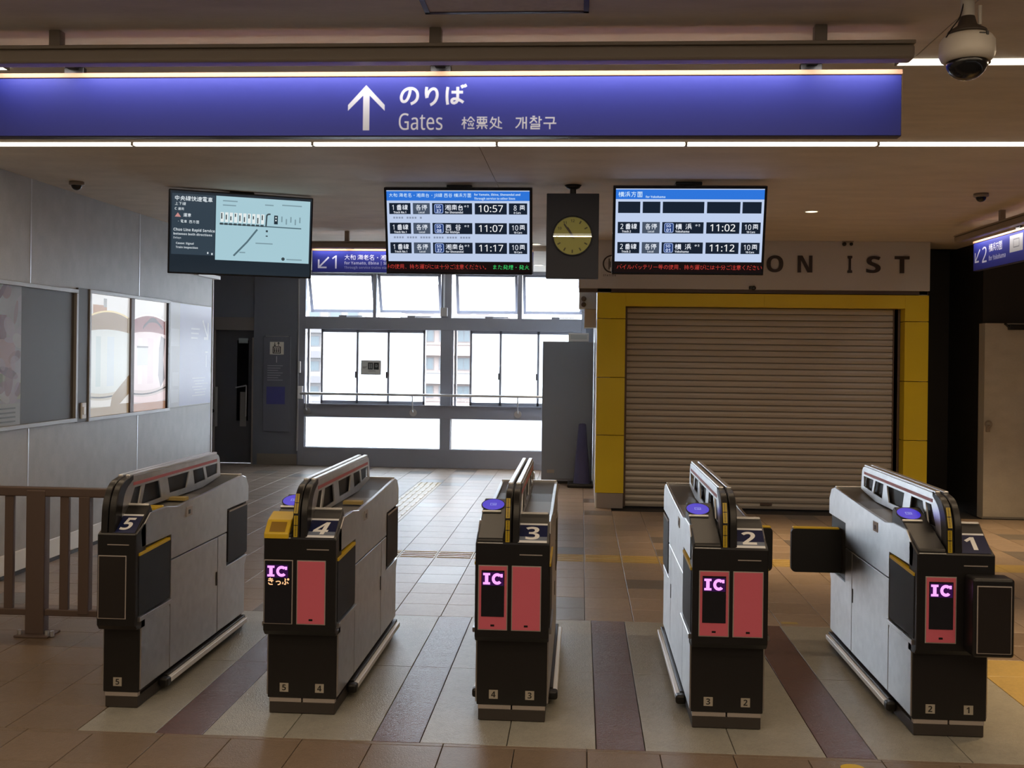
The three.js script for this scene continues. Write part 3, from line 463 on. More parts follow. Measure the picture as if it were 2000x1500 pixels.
// ================================================================== LIGHTS AND CEILING THINGS
function area(w, h, pos, target, color, k, name) { const l = new THREE.RectAreaLight(color, k, w, h); l.name = name; l.position.set(...pos); l.lookAt(...target); scene.add(l); return l; }
const lineGroup = 'warm white line lights set in the ceiling';
function lineLight(x0, x1, z, label) {
  const t = thing('line_light', label, 'light', [(x0 + x1) / 2, C, z], 0, lineGroup), w = x1 - x0;
  obj('tray', [bx(-w / 2, w / 2, 0.004, 0.03, -0.03, 0.03)], M.housing, t);
  obj('diffuser', [bx(-w / 2 + 0.006, w / 2 - 0.006, -0.014, 0.006, -0.019, 0.019, 0.006)], M.tube, t);
  obj('end_cap', [bx(-w / 2, -w / 2 + 0.006, -0.0145, 0.006, -0.02, 0.02), bx(w / 2 - 0.006, w / 2, -0.0145, 0.006, -0.02, 0.02)], M.housing, t);
  const l = new THREE.RectAreaLight(WARM, TUBE, w - 0.02, 0.034); l.name = 'line_lamp'; l.position.set((x0 + x1) / 2, C - 0.0155, z); l.rotation.x = -Math.PI / 2; scene.add(l);
}
const bx5 = [-3.65, -2.6, -1.545, -0.49, 0.57, 1.62, 2.67, 3.72];
const which = ['first', 'second', 'third', 'fourth', 'fifth', 'sixth', 'last'];
for (let i = 0; i < 7; i++) lineLight(bx5[i], bx5[i + 1], -5.77, which[i] + ' from left of the line lights just below the long blue sign');
lineLight(-3.49, -2.437, -4.186, 'line light ending at the upper left corner of the picture, before the blue sign');
lineLight(1.243, 1.595, -4.186, 'short line light just left of the big dome camera');
lineLight(1.60, 2.65, -4.186, 'line light running right from behind the big dome camera');
for (const z of [-2.43, -1.3, -0.2, 1.0]) for (let i = 0; i < 5; i++) lineLight(-3.6 + i * 1.45, -2.2 + i * 1.45, z, which[i] + ' from left of the line lights ' + (z < -2 ? 'just before' : z < -1 ? 'above' : z < 0 ? 'behind' : 'farthest behind') + ' the viewer, outside the picture');
function downlight(x, z, y, label, k = 1) {
  const t = thing('downlight', label, 'light', [x, y, z], 0);
  obj('trim', [lathe([[0.045, 0.004], [0.05, -0.004], [0.062, -0.004], [0.064, 0.002]], 28)], M.white, t);
  obj('diffuser', [new THREE.CylinderGeometry(0.048, 0.048, 0.004, 28).translate(0, -0.001, 0)], glow([1, 0.86, 0.55], 2.2), t);
  const s = new THREE.SpotLight(new THREE.Color(1, 0.68, 0.36), SPOT * k, 0, 0.62, 0.7, 2); s.name = 'downlight_lamp'; s.position.set(x, y - 0.012, z); s.target.position.set(x, 0, z); s.castShadow = true; s.shadow.radius = 2; scene.add(s, s.target);
}
downlight(1.845, -8.415, C, 'round warm downlight in the ceiling before the shop');
downlight(3.9, -9.0, C, 'round warm downlight outside the picture at right');
downlight(2.9, -5.0, C, 'round warm downlight right of the gates, outside the picture');
downlight(-0.50, -10.95, C, 'small downlight between the middle screen and the clock', 0.3);
downlight(-0.55, -12.9, 2.70, 'small downlight nearest the window, left of the clock', 0.3);

// ---- small and large dome cameras
for (const [x, z, label] of [[-3.6, -7.08, 'tiny dome camera at the ceiling corner above the grey wall'], [2.83, -7.49, 'tiny dome camera on the ceiling before the right blue sign']]) {
  const t = thing('dome_camera', label, 'camera', [x, C, z]);
  obj('base', [lathe([[0.001, 0], [0.05, 0], [0.052, -0.02], [0.044, -0.026], [0.001, -0.026]], 28)], M.housing, t); obj('dome', [new THREE.SphereGeometry(0.036, 24, 12, 0, 7, Math.PI / 2, Math.PI / 2).translate(0, -0.024, 0)], M.blackGloss, t);
}
{ const t = thing('dome_camera', 'large beige dome camera hanging from a ceiling pole at the upper right', 'camera', [1.209, -0.024, -3.33]);
  obj('pole', [rod([0, 2.66, 0], [0, C + 0.024, 0], 0.021, 0.021, 24), rod([0.035, 2.64, 0.01], [0.035, 2.70, 0.01], 0.006)], M.camShell, t);
  obj('neck', [lathe([[0.001, 2.672], [0.022, 2.668], [0.03, 2.64], [0.058, 2.622], [0.062, 2.606], [0.001, 2.606]], 32)], std([0.06, 0.045, 0.035], 0.5), t);
  obj('shell', [lathe([[0.001, 2.612], [0.055, 2.612], [0.074, 2.602], [0.083, 2.588], [0.084, 2.548], [0.077, 2.532], [0.067, 2.524], [0.058, 2.524]], 48)], M.camShell, t);
  obj('dome', [new THREE.SphereGeometry(0.062, 36, 18, 0, Math.PI * 2, Math.PI / 2, Math.PI / 2).scale(1, 0.86, 1).translate(0, 2.521, 0)], M.blackGloss, t);
  const tube = new THREE.CatmullRomCurve3([[-0.015, 2.71, 0.01], [-0.03, 2.66, 0.015], [-0.055, 2.625, 0.02], [-0.075, 2.594, 0.03]].map((p) => new THREE.Vector3(...p)));
  obj('safety_wire', [new THREE.TubeGeometry(tube, 24, 0.0022, 6)], M.black, t);
  obj('emblem', [bx(0.030, 0.038, 2.588, 2.600, 0.070, 0.078, 0.001), bx(0.008, 0.026, 2.592, 2.595, 0.078, 0.0825)], M.black, t);
}

// ---- blue signs with their lamp bars
const BLUE = '#2f389c';
function blueSign(label, pos, turn, x0, x1, h, draw, tw, th, lampZ, hangers, lampR) {
  const t = thing('direction_sign', label, 'sign', pos, turn), w = x1 - x0, xc = (x0 + x1) / 2;
  obj('body', [bx(x0, x1, -h / 2, h / 2, -0.05, 0, 0.004)], std([0.03, 0.03, 0.10], 0.4), t);
  obj('face', [plate(w - 0.008, h - 0.012, xc, -0.002, 0.0012)], printed(canvas(tw, th, (c, W, H) => { c.fillStyle = BLUE; c.fillRect(0, 0, W, H); draw(c, W, H); }), 0.5), t);
  obj('top_edge', [bx(x0, x1, h / 2 - 0.009, h / 2 + 0.010, -0.05, 0.006, 0.003)], std([0.66, 0.36, 0.22], 0.4), t);
  const lamp = obj('lamp_bar', [bx(x0 + lampR[0], x1 + lampR[1], h / 2 + 0.008, h / 2 + 0.060, lampZ - 0.03, lampZ + 0.04, 0.012), bx(x0 + lampR[0], x1 + lampR[1], h / 2 + 0.060, h / 2 + 0.073, lampZ - 0.045, lampZ + 0.045, 0.003)], M.housing, t);
  obj('lamp_strip', [bx(x0 + lampR[0] + 0.02, x1 + lampR[1] - 0.02, h / 2 + 0.026, h / 2 + 0.050, lampZ - 0.033, lampZ - 0.029)], glow([1, 0.95, 0.9], 0.5), lamp);
  for (const x of hangers) obj('hanger', [bx(x - 0.022, x + 0.022, h / 2 + 0.07, C - pos[1], lampZ - 0.02, lampZ + 0.02, 0.003)], M.housing, t);
  for (const x of hangers) obj('clamp', [bx(x - 0.04, x + 0.04, h / 2 + 0.004, h / 2 + 0.04, -0.045, -0.02, 0.004), bx(x - 0.02, x + 0.02, h / 2 + 0.03, h / 2 + 0.045, -0.04, lampZ, 0.002)], M.black, t);
  t.updateMatrixWorld(true);
  const l = area(w - 0.02, 0.03, t.localToWorld(new THREE.Vector3(xc, h / 2 + 0.038, lampZ - 0.036)).toArray(), t.localToWorld(new THREE.Vector3(xc, -h * 1.1, 0)).toArray(), new THREE.Color(1, 0.93, 0.9), SIGN, 'sign_lamp');
  void l; return t;
}
blueSign('long blue hanging sign with white arrow reading Gates', [0, 2.495, -3.85], 0, -2.30, 1.167, 0.236, (c, W, H) => {
  const k = W / 3.459, X = (m) => (m + 2.296) * k, white = '#e6eaf4';                           // metres along the sign
  const px = (p) => X(-1.057 + (p - 600) * 0.00194), py = (p) => (2.605 - 2.573 + (p - 166) * 0.00194) / 0.224 * H;
  c.fillStyle = white; c.beginPath(); [[718, 166], [755, 205], [755, 217], [725, 187], [725, 255], [712, 255], [712, 187], [682, 217], [682, 205]].forEach(([x, y], i) => c[i ? 'lineTo' : 'moveTo'](px(x), py(y))); c.fill();
  const s = (px(100) - px(0)) / 100;
  let x = px(781); for (const ch of 'のりば') { write(c, ch, x, py(165), 44 * s, white, 13.5); x += 45 * s; }
  c.save(); c.translate(px(781), py(254)); c.scale(0.80, 1); c.fillStyle = white; c.font = 44 * s + 'px sans-serif'; c.fillText('Gates', 0, 0); c.restore();
  x = px(906); for (const ch of '检票处') { write(c, ch, x, py(227), 27 * s, white, 10); x += 27 * s; }
  x = px(1010); for (const ch of '개찰구') { write(c, ch, x, py(227), 27 * s, white, 11); x += 27.5 * s; }
}, 2048, 134, 0.11, [-1.985, -0.548, 0.842], [-0.1, 0]);
blueSign('blue sign numbered 1 hanging between the left and middle screens', [0, 2.466, -10.0], 0, -2.672, -0.48, 0.222, (c, W, H) => {
  write(c, '↙', 44, 52, 118, '#dfe4ff', 13); latin(c, '1', 168, 168, 172, '#dfe4ff');
  write(c, '大和 海老名・湘南台・JR 横浜', 298, 34, 54, '#e8ecff', 10, 'sans-serif', 1.0); latin(c, 'for Yamato, Ebina | Shonandai', 298, 128, 38, '#c9d0f2', true); latin(c, 'Through service trains via lines', 298, 168, 32, '#9aa2d8', true);
}, 2048, 200, 0.10, [-2.3, -0.9], [0, 0]);
blueSign('blue sign numbered 2 hanging at the right edge, seen at a slant', [3.4, 2.462, -7.9], -Math.PI / 2, -1.25, 1.4, 0.249, (c, W, H) => {
  write(c, '↙', 18, 44, 100, '#e4e8ff', 13); latin(c, '2', 140, 150, 150, '#e4e8ff', false, 1.15); write(c, '横浜方面', 258, 30, 60, '#eef0ff', 10, 'sans-serif', 0.86); latin(c, 'for Yokohama', 258, 146, 44, '#c6cbf0', true, 0.9); c.fillStyle = '#d5d8dc'; c.fillRect(583, 18, 190, 108); c.strokeStyle = '#8b8f98'; c.lineWidth = 6; c.strokeRect(640, 46, 80, 50);
}, 2048, 192, 0.10, [-0.4, 0.9], [-0.08, 0]);

// ---- departure screens, map screen, clock
function row(c, y, cells, n) {
  const xs = [[22, 166], [182, 296], [312, 580], [598, 812], [826, 948]];
  xs.forEach(([a, b], i) => { c.fillStyle = i === 1 && n ? '#4a5668' : '#172232'; c.fillRect(a, y, b - a, 74); });
  if (!n) return;
  const [track, sub, dest, dsub, code, time, cars, csub] = cells, wht = '#f2f6ff';
  latin(c, track, 38, y + 46, 46, wht, false, 0.9); write(c, '番線', 70, y + 10, 38, wht, 11); latin(c, sub, 50, y + 69, 19, wht, true, 0.9);
  write(c, '各停', 200, y + 10, 38, '#e6ecf6', 11); latin(c, 'Local', 218, y + 68, 17, '#dfe5ee', true);
  c.fillStyle = '#26407c'; c.strokeStyle = '#9fb4e6'; c.lineWidth = 5; c.beginPath(); c.roundRect(328, y + 8, 56, 58, 9); c.fill(); c.stroke(); latin(c, 'SO', 337, y + 34, 27, '#d6e2ff', true, 0.95); latin(c, code, 338, y + 62, 29, '#d6e2ff', true, 1.1);
  write(c, dest, 398, y + 8, dest.length > 2 ? 40 : 42, wht, 11, 'sans-serif', dest.length > 2 ? 1.06 : 1.55); latin(c, dsub, 398, y + 68, 19, wht, true, 0.95); write(c, 'ゆき', 526, y + 12, 17, wht, 12);
  latin(c, time, 618, y + 58, 62, '#ffffff', false, 1.12); latin(c, cars, cars.length > 1 ? 842 : 856, y + 48, 48, wht, false, 0.9); write(c, '両', 896, y + 10, 38, wht, 11); latin(c, csub, 858, y + 69, 18, wht, true, 0.9);
}
function board(c, title, after, rows, small, ticker, tickerX, ticker2) {
  c.fillStyle = '#0c0c10'; c.fillRect(0, 0, 970, 560); c.fillStyle = '#c4d4f2'; c.fillRect(6, 8, 958, 476);
  c.fillStyle = '#2f78e0'; c.fillRect(6, 14, 958, 62); let x = 22; x = write(c, title, x, 26, after.small ? 28 : 38, '#cfe6ff', 11); latin(c, after[0], x + 16, 42, 19, '#d4e8ff', true); latin(c, after[1], x + 16, 68, 19, '#d4e8ff', true);
  rows.forEach((r, i) => row(c, 92 + i * 132, r, r.length));
  c.fillStyle = '#8c98b0'; for (const [y, n] of small) for (let i = 0; i < n; i++) if ((i * 7) % 5) c.fillRect(30 + i * 18, y, 12, 12);
  c.fillStyle = '#150b0c'; c.fillRect(6, 490, 958, 64); const e = write(c, ticker, tickerX, 503, 34, '#c23a33', 9, 'sans-serif', 1.0); if (ticker2) write(c, ticker2, e + 20, 503, 34, '#37d06a', 9);
}
const t1 = ['', '']; t1.small = true; t1[0] = 'for Yamato, Ebina, Shonandai and'; t1[1] = 'Through service to other lines';
const boardM = canvas(970, 560, (c) => board(c, '大和 海老名・湘南台・JR線 西谷 横浜方面', t1, [['1', 'Track No.1', '湘南台', 'for Shonandai', '37', '10:57', '8', '8 Cars'], ['1', 'Track No.1', '西谷', 'for Nishiya', '08', '11:07', '10', '10 Cars'], ['1', 'Track No.1', '湘南台', 'for Shonandai', '37', '11:17', '10', '10 Cars']], [[184, 12], [316, 30]], 'リー等の使用、持ち運びには十分ご注意ください。', -90, 'また発煙・発火'));
const t2 = ['', 'for Yokohama'];
const boardR = canvas(970, 560, (c) => board(c, '横浜方面', t2, [[], ['2', 'Track 2', '横浜', 'Yokohama', '01', '11:02', '10', '10 Cars'], ['2', 'Track 2', '横浜', 'Yokohama', '01', '11:12', '10', '10 Cars']], [], 'バイルバッテリー等の使用、持ち運びには十分ご注意ください。', 20));
const boardL = canvas(970, 560, (c) => {
  c.fillStyle = '#1d2730'; c.fillRect(0, 0, 970, 560); c.fillStyle = '#34424e'; c.fillRect(10, 16, 290, 420); c.fillStyle = '#a9cdd8'; c.fillRect(304, 16, 656, 448);
  const w = '#d5dde2'; write(c, '中央線快速電車', 26, 30, 36, w, 13, 'sans-serif', 1.02); write(c, '上下線', 28, 74, 24, w, 11); latin(c, 'C', 28, 130, 24, w, true); write(c, '運用', 50, 112, 20, w, 11); c.fillStyle = '#c98d8a'; c.beginPath(); c.moveTo(30, 178); c.lineTo(50, 148); c.lineTo(72, 178); c.fill(); write(c, '運意', 86, 150, 26, w, 12); write(c, '・電車と西方面', 44, 196, 22, w, 11);
  latin(c, 'Chuo Line Rapid Service', 22, 274, 26, w, true, 0.93); latin(c, 'between both directions', 22, 302, 22, w, true); latin(c, 'Delays', 22, 328, 18, w); latin(c, 'Cause: Signal', 40, 366, 19, w, true); latin(c, 'Train inspection', 40, 394, 19, w, true); c.fillStyle = w; c.fillRect(250, 412, 9, 14); c.fillRect(278, 418, 10, 14);
  c.strokeStyle = '#56707a'; c.lineWidth = 12; c.beginPath(); c.moveTo(430, 430); c.lineTo(520, 330); c.lineTo(590, 236); c.stroke(); c.lineWidth = 8; c.beginPath(); c.moveTo(330, 210); c.lineTo(900, 214); c.stroke(); c.strokeStyle = '#3c4a50'; c.lineWidth = 10; c.beginPath(); c.moveTo(650, 212); c.lineTo(654, 136); c.quadraticCurveTo(660, 120, 680, 124); c.stroke();
  for (let i = 0; i < 10; i++) { c.fillStyle = '#e8f0f0'; c.fillRect(336 + i * 31, 128, 22, 68); c.fillStyle = '#3a474d'; c.fillRect(340 + i * 31, 134 + (i % 3) * 10, 8, 40 - (i % 4) * 6); c.fillRect(332 + i * 31, 202, 22, 14); }
  c.fillStyle = '#22303a'; c.fillRect(706, 130, 26, 62); c.fillStyle = '#dfeaec'; c.fillRect(714, 140, 10, 10); c.fillRect(714, 160, 10, 10); c.fillStyle = '#7f9ba5'; for (let i = 0; i < 5; i++) c.fillRect(756 + i * 32, 134 + (i % 2) * 16, 9, 40); for (const [x, y, l] of [[350, 44, 100], [350, 74, 90], [640, 56, 60], [760, 50, 140], [580, 330, 40], [620, 330, 80], [470, 400, 40], [800, 436, 110]]) c.fillRect(x, y, l, 8); c.fillStyle = '#3a474d'; c.fillRect(650, 238, 14, 14); c.fillRect(650, 276, 14, 8); c.beginPath(); c.arc(776, 438, 12, 0, 7); c.fill();
});
function screen(label, pos, turn, tilt, tex, k, wide = 1.04, extra = 0) {
  const t = thing('display_screen', label, 'screen', pos, turn);
  const tv = new THREE.Group(); tv.name = 'monitor'; t.add(tv); tv.rotation.x = tilt;
  const h = wide * 560 / 970;
  obj('casing', [bx(-wide / 2 - 0.012, wide / 2 + 0.012, -h / 2 - 0.012 - extra, h / 2 + 0.012, -0.07, -0.001, 0.006)], M.blackGloss, tv);
  obj('panel', [plate(wide, h, 0, 0, 0.0005)], lit(tex, k, 0.12), tv);
  obj('mount', [rod([0, h / 2 - 0.05, -0.09], [0, C - pos[1], -0.10], 0.02), bx(-0.09, 0.09, C - pos[1] - 0.022, C - pos[1], -0.17, -0.02, 0.006), bx(-0.16, 0.16, -0.1, 0.2, -0.10, -0.06, 0.004)], M.black, t);
  return t;
}
screen('departure board screen for track 1 with three train rows', [-0.872, 2.420, -7.15], 0, 0.24, boardM, 0.92, 1.015);
screen('departure board screen for track 2 with an empty top row', [0.717, 2.414, -7.0], 0, 0.22, boardR, 0.95, 1.005);
screen('service map screen with a pale blue diagram, turned to the right', [-2.538, 2.428, -7.5], 0.431, 0.10, boardL, 0.95, 1.02, 0.0);
{ const t = thing('station_clock', 'dark rectangular clock with a dim yellow dial between the screens', 'clock', [-0.071, 2.393, -7.15]);
  const w = 0.365, h = 0.592;
  obj('case', [bx(-w / 2, w / 2, -h / 2, h / 2, -0.09, 0, 0.004)], std([0.022, 0.026, 0.040], 0.55), t);
  const face = canvas(512, 512, (c) => {
    c.fillStyle = '#0d0e11'; c.fillRect(0, 0, 512, 512); c.fillStyle = '#8a8440'; c.beginPath(); c.arc(256, 256, 250, 0, 7); c.fill(); c.textAlign = 'center'; c.textBaseline = 'middle'; c.font = 'bold 52px sans-serif'; c.fillStyle = '#3f3a1c';
    for (let i = 1; i <= 12; i++) { const a = i * Math.PI / 6; if (i > 9 || i === 12) c.fillText(String(i), 256 + Math.sin(a) * 200, 256 - Math.cos(a) * 200); else { c.save(); c.translate(256 + Math.sin(a) * 206, 256 - Math.cos(a) * 206); c.rotate(a); c.fillRect(-9, -22, 18, 44); c.restore(); } }
  });
  obj('dial', [new THREE.CircleGeometry(0.134, 48).translate(0, 0, 0.0006)], new THREE.MeshStandardMaterial({ map: face, roughness: 0.5, emissive: 0xffffff, emissiveMap: face, emissiveIntensity: 0.22 }), t);
  const hand = (a, l, wd, z) => bx(-wd / 2, wd / 2, -l * 0.2, l, z, z + 0.003, 0.001).rotateZ(-a);
  obj('hour_hand', [hand((10 + 54 / 60) * Math.PI / 6, 0.07, 0.015, 0.002)], M.letter, t); obj('minute_hand', [hand(54 * Math.PI / 30, 0.10, 0.011, 0.006)], M.letter, t);
  obj('glass', [new THREE.CylinderGeometry(0.134, 0.134, 0.002, 48).rotateX(Math.PI / 2).rotateX(-0.067).translate(0, 0, 0.022)], M.clear, t);
  obj('rim', [new THREE.CylinderGeometry(0.139, 0.139, 0.02, 48, 1, true).rotateX(Math.PI / 2).translate(0, 0, 0.008)], std([0.035, 0.038, 0.045], 0.35, 0, { side: THREE.DoubleSide }), t);
  obj('mount', [rod([0, h / 2 - 0.03, -0.03], [0, C - 2.393, -0.03], 0.022), lathe([[0.001, C - 2.393], [0.06, C - 2.393], [0.045, C - 2.393 - 0.02], [0.022, C - 2.393 - 0.03]], 24).translate(0, 0, -0.03)], M.black, t);
}

// ================================================================== FENCE
{ const t = thing('railing', 'brown metal railing between the grey wall and the leftmost ticket gate', 'railing', [0, 0, -5.4]);
  obj('top_rail', [bx(XW + 0.03, -2.17, 0.755, 0.805, -0.025, 0.025, 0.008)], M.brown, t);
  obj('bottom_rail', [bx(XW + 0.03, -2.17, 0.108, 0.143, -0.018, 0.018, 0.005)], M.brown, t);
  obj('post', [bx(-2.99, -2.885, 0.01, 0.79, -0.03, 0.03, 0.006), bx(-3.03, -2.84, 0, 0.012, -0.07, 0.07, 0.003)], M.brown, t);
  obj('post', [bx(-2.70, -2.64, 0.12, 0.76, -0.025, 0.025, 0.006)], M.brown, t);
  for (const x of [-3.72, -3.40, -3.095, -2.785, -2.50, -2.25]) obj('baluster', [bx(x - 0.025, x + 0.025, 0.13, 0.77, -0.012, 0.012, 0.004)], M.brown, t);
  for (const x of [-3.01, -2.86, -2.83]) obj('anchor_bolt', [new THREE.CylinderGeometry(0.011, 0.011, 0.03, 6).translate(x, 0.02, 0.04)], M.alu, t);
}

// ================================================================== TICKET GATES
const digits = [1, 2, 3, 4, 5];
const sticker = Object.fromEntries(digits.map((n) => [n, printed(canvas(96, 96, (c) => { c.fillStyle = '#a39c90'; c.fillRect(0, 0, 96, 96); c.textAlign = 'center'; c.fillStyle = '#141210'; c.font = 'bold 88px sans-serif'; c.fillText(String(n), 48, 80); }), 0.5)]));
const numberPlate = Object.fromEntries(digits.map((n) => [n, printed(canvas(256, 256, (c) => { c.fillStyle = '#1a2148'; c.fillRect(0, 0, 256, 256); c.fillStyle = '#dfe2e8'; c.fillRect(0, 0, 256, 24); if (n < 5 && n > 1) { c.fillRect(0, 226, 256, 30); c.fillStyle = '#737d92'; c.fillRect(0, 176, 256, 50); } c.textAlign = 'center'; c.fillStyle = '#eef0f4'; c.font = 'bold 228px sans-serif'; c.save(); c.translate(128, 212); c.transform(1.12, 0, n > 3 ? -0.22 : 0, 1, n > 3 ? -18 : 0, 0); c.fillText(String(n), 0, 0); c.restore(); }), 0.25)]));
function ledTex(w, h, ix, iy, iw, ih, kana) { return canvas(w, h, (c) => {
  c.fillStyle = '#0b0808'; c.fillRect(0, 0, w, h); const pink = '#ffa4ff', a = iw * 0.36, q = ih * 0.2;
  c.fillStyle = '#2a0a38'; c.fillRect(ix - 8, iy - 8, iw + 16, ih + 16); c.fillStyle = pink; c.fillRect(ix, iy, a, q); c.fillRect(ix, iy + ih - q, a, q); c.fillRect(ix + a * 0.26, iy, a * 0.48, ih);
  c.strokeStyle = pink; c.lineWidth = ih * 0.26; c.beginPath(); c.ellipse(ix + iw * 0.72, iy + ih / 2, iw * 0.2, ih * 0.37, 0, 0.7, 5.55); c.stroke(); c.fillRect(ix + iw * 0.88, iy + ih * 0.06, iw * 0.12, ih * 0.3);
  if (kana) { let x = ix - 4; for (const ch of 'きっぷ') { write(c, ch, x, iy + ih + 6, iw * 0.40, '#ffc08a', 13); x += iw * 0.37; } }
}); }
const ledIC = lit(ledTex(192, 386, 14, 22, 164, 96, false), 1.25, 0.2), ledTicket = lit(ledTex(232, 528, 22, 42, 170, 92, true), 1.25, 0.2);
const warnTape = printed(canvas(64, 512, (c, w, h) => { c.fillStyle = '#b9a020'; c.fillRect(0, 0, w, h); c.fillStyle = '#14120c'; for (let i = 0; i < 13; i++) { const y = 20 + i * 37; c.fillRect(16, y, 32, 6); c.fillRect(16, y + 12, 32, 5); c.fillRect(28, y, 6, 26); } c.fillRect(0, 226, w, 16); }), 0.4);
const readerTex = canvas(256, 256, (c) => { c.fillStyle = '#2a1cd8'; c.fillRect(0, 0, 256, 256); c.strokeStyle = '#8f9bf0'; c.lineWidth = 9; c.strokeRect(96, 100, 64, 46); c.stroke(new Path2D('M112 120H148M120 134H160')); });
const readerMat = lit(readerTex, 0.75, 0.3);
const gateGroup = 'ticket gates standing side by side';
function roundedShape(pts, r) {                                      // polygon with rounded corners
  const s = new THREE.Shape(), n = pts.length, V = pts.map((p) => new THREE.Vector2(...p));
  for (let i = 0; i < n; i++) { const p = V[i], a = V[(i + n - 1) % n].clone().sub(p), b = V[(i + 1) % n].clone().sub(p), k = Math.min(r[i] ?? 0, a.length() * 0.49, b.length() * 0.49), A = p.clone().add(a.setLength(k || 1e-4)), B = p.clone().add(b.setLength(k || 1e-4)); i ? s.lineTo(A.x, A.y) : s.moveTo(A.x, A.y); s.quadraticCurveTo(p.x, p.y, B.x, B.y); }
  s.closePath(); return s;
}
function gate(label, cx, o) {
  // local axes: x across, y up, depth d behind the front (-z)
  const t = thing('ticket_gate', label, 'ticket gate', [cx, 0, -4.30], 0, gateGroup);
  const [xl, xr] = o.half ? [-0.085, 0.085] : [-0.155, 0.155], s = 0.016, rx = o.half ? -0.044 : -0.004;
  const Z = (d) => -d;
  // base
  obj('base_plinth', [bx(xl + 0.013, xr - 0.013, 0.002, 0.05, Z(0.035), Z(1.44), 0.003)], M.plinth, t);
  const halves = o.half ? [[xl + 0.012, xr - 0.012]] : [[xl + 0.012, -0.003], [0.003, xr - 0.012]];
  for (const [a, b] of halves) obj('front_ledge', [bx(a, b, 0.05, 0.07, Z(0.032), Z(0.06), 0.003)], M.frameGrey, t);
  for (const [a, b] of halves) obj('lower_panel', [bx(a - 0.006, b + 0.006, 0.07, 0.352, Z(0.028), Z(0.07), 0.004)], M.black, t);
  o.low.forEach((n, i) => { const x = o.half ? -0.015 : [-0.077, 0.077][i]; obj('number_sticker', [plate(0.038, 0.038, x, 0.115, Z(0.0272))], sticker[n], t); });
  // head
  obj('head', [prof([[0.03, 0.345], [-0.012, 0.352], [-0.03, 0.372], [-0.03, 0.762], [-0.024, 0.768], [0.05, 0.80], [0.075, 0.80], [0.075, 0.345]], xl, xr, 0.004)], M.black, t);
  obj('slot', [bx(xr - 0.125, xr - 0.03, 0.718, 0.722, Z(-0.0295), Z(-0.0315))], M.frameGrey, t);
  if (o.reader) obj('head_lip', [bx(xl + 0.008, rx - 0.036, 0.7645, 0.7685, 0.026, 0.0315, 0.001)], M.silverBar, t);
  if (o.half) obj('floor_anchor', [bx(xl - 0.035, xl + 0.02, 0, 0.012, Z(0.22), Z(0.27), 0.003), new THREE.CylinderGeometry(0.009, 0.009, 0.035, 6).translate(xl - 0.018, 0.02, Z(0.245))], M.rail, t);
  // front panels
  for (const p of o.panels) {
    const w = 0.124, h = 0.272, y = 0.538;
    const f = obj(p.kind === 'red' ? 'red_panel' : p.kind === 'dark' ? 'dark_panel' : 'display_panel', [bx(p.x - w / 2, p.x + w / 2, y - h / 2, y + h / 2, 0.03, 0.033, 0.003)], p.kind === 'redled' || p.kind === 'red' ? M.frameGrey : M.frameGrey, t);
    const b = 0.004;
    if (p.kind !== 'led' && p.kind !== 'dark') { obj('red_sheet', [bx(p.x - w / 2 + b, p.x + w / 2 - b, y - h / 2 + b, y + h / 2 - b, 0.0325, 0.0345, 0.001)], M.red, f); obj('lock_mark', [bx(p.x - 0.008, p.x + 0.008, y - h / 2 + 0.017, y - h / 2 + 0.025, 0.0345, 0.0355)], M.black, f); }
    else obj('dark_sheet', [bx(p.x - w / 2 + b, p.x + w / 2 - b, y - h / 2 + b, y + h / 2 - b, 0.0325, 0.0345, 0.001)], M.displayBlack, f);
    if (p.kind === 'redled') { obj('display_window', [bx(p.x - 0.048, p.x + 0.048, y - 0.078, y + 0.115, 0.0345, 0.0355)], M.displayBlack, f); obj('led_text', [plate(0.096, 0.193, p.x, y + 0.0185, 0.0362)], ledIC, f); }
    if (p.kind === 'led') obj('led_text', [plate(0.116, 0.264, p.x, y, 0.0352)], ledTicket, f);
  }
  // body
  const topP = [[0.02, 0.775], [0.115, 0.838], [0.30, 0.838], [0.42, 0.822], [0.80, 0.835], [1.34, 0.862], [1.41, 0.845], [1.455, 0.79]];
  obj('body', [prof([[0.06, 0.06], ...topP.map(([d, y]) => [d + 0.01, y - 0.02]), [1.45, 0.40], [1.40, 0.35], [1.40, 0.06]], xl + s, xr - s)], M.core, t);
  for (const [side, a, b] of [['l', xl, xl + s], ['r', xr - s, xr]]) {
    obj('side_panel', [prof([[0.03, 0.70], ...topP, [1.455, 0.705], [1.105, 0.705], [1.105, 0.585], [0.35, 0.585], [0.35, 0.70]], a, b, 0.002)], M.steel, t);
    obj('side_door', [prof([[0.035, 0.08], [0.345, 0.08], [0.345, 0.36], [0.33, 0.39], [0.035, 0.39]], a, b, 0.002)], M.steel, t);
    obj('side_door', [prof([[0.351, 0.08], [0.965, 0.08], [0.965, 0.579], [0.351, 0.579]], a, b, 0.002)], M.steel, t);
    obj('side_door', [prof([[0.971, 0.08], [1.40, 0.08], [1.40, 0.35], [1.44, 0.40], [1.10, 0.40], [1.10, 0.579], [0.971, 0.579]], a, b, 0.002)], M.steel, t);
    const ex = side === 'l' ? -1 : 1, f0 = side === 'l' ? a : b;
    // flap housings
    obj('housing_sill', [prof([[-0.005, 0.385], [0.345, 0.385], [0.345, 0.405], [-0.005, 0.405]], f0 - ex * 0.02, f0 + ex * 0.012, 0.002)], M.steel, t);
    const out = o.flap === side;
    const fl = obj('flap_door', [prof(roundedShape([[0.0, 0.41], [0.335, 0.41], [0.335, 0.680], [0.0, 0.668]], [0, 0.03, 0.02, 0]), f0 - ex * 0.014, f0 + ex * 0.003, 0.002)], M.flap, t);
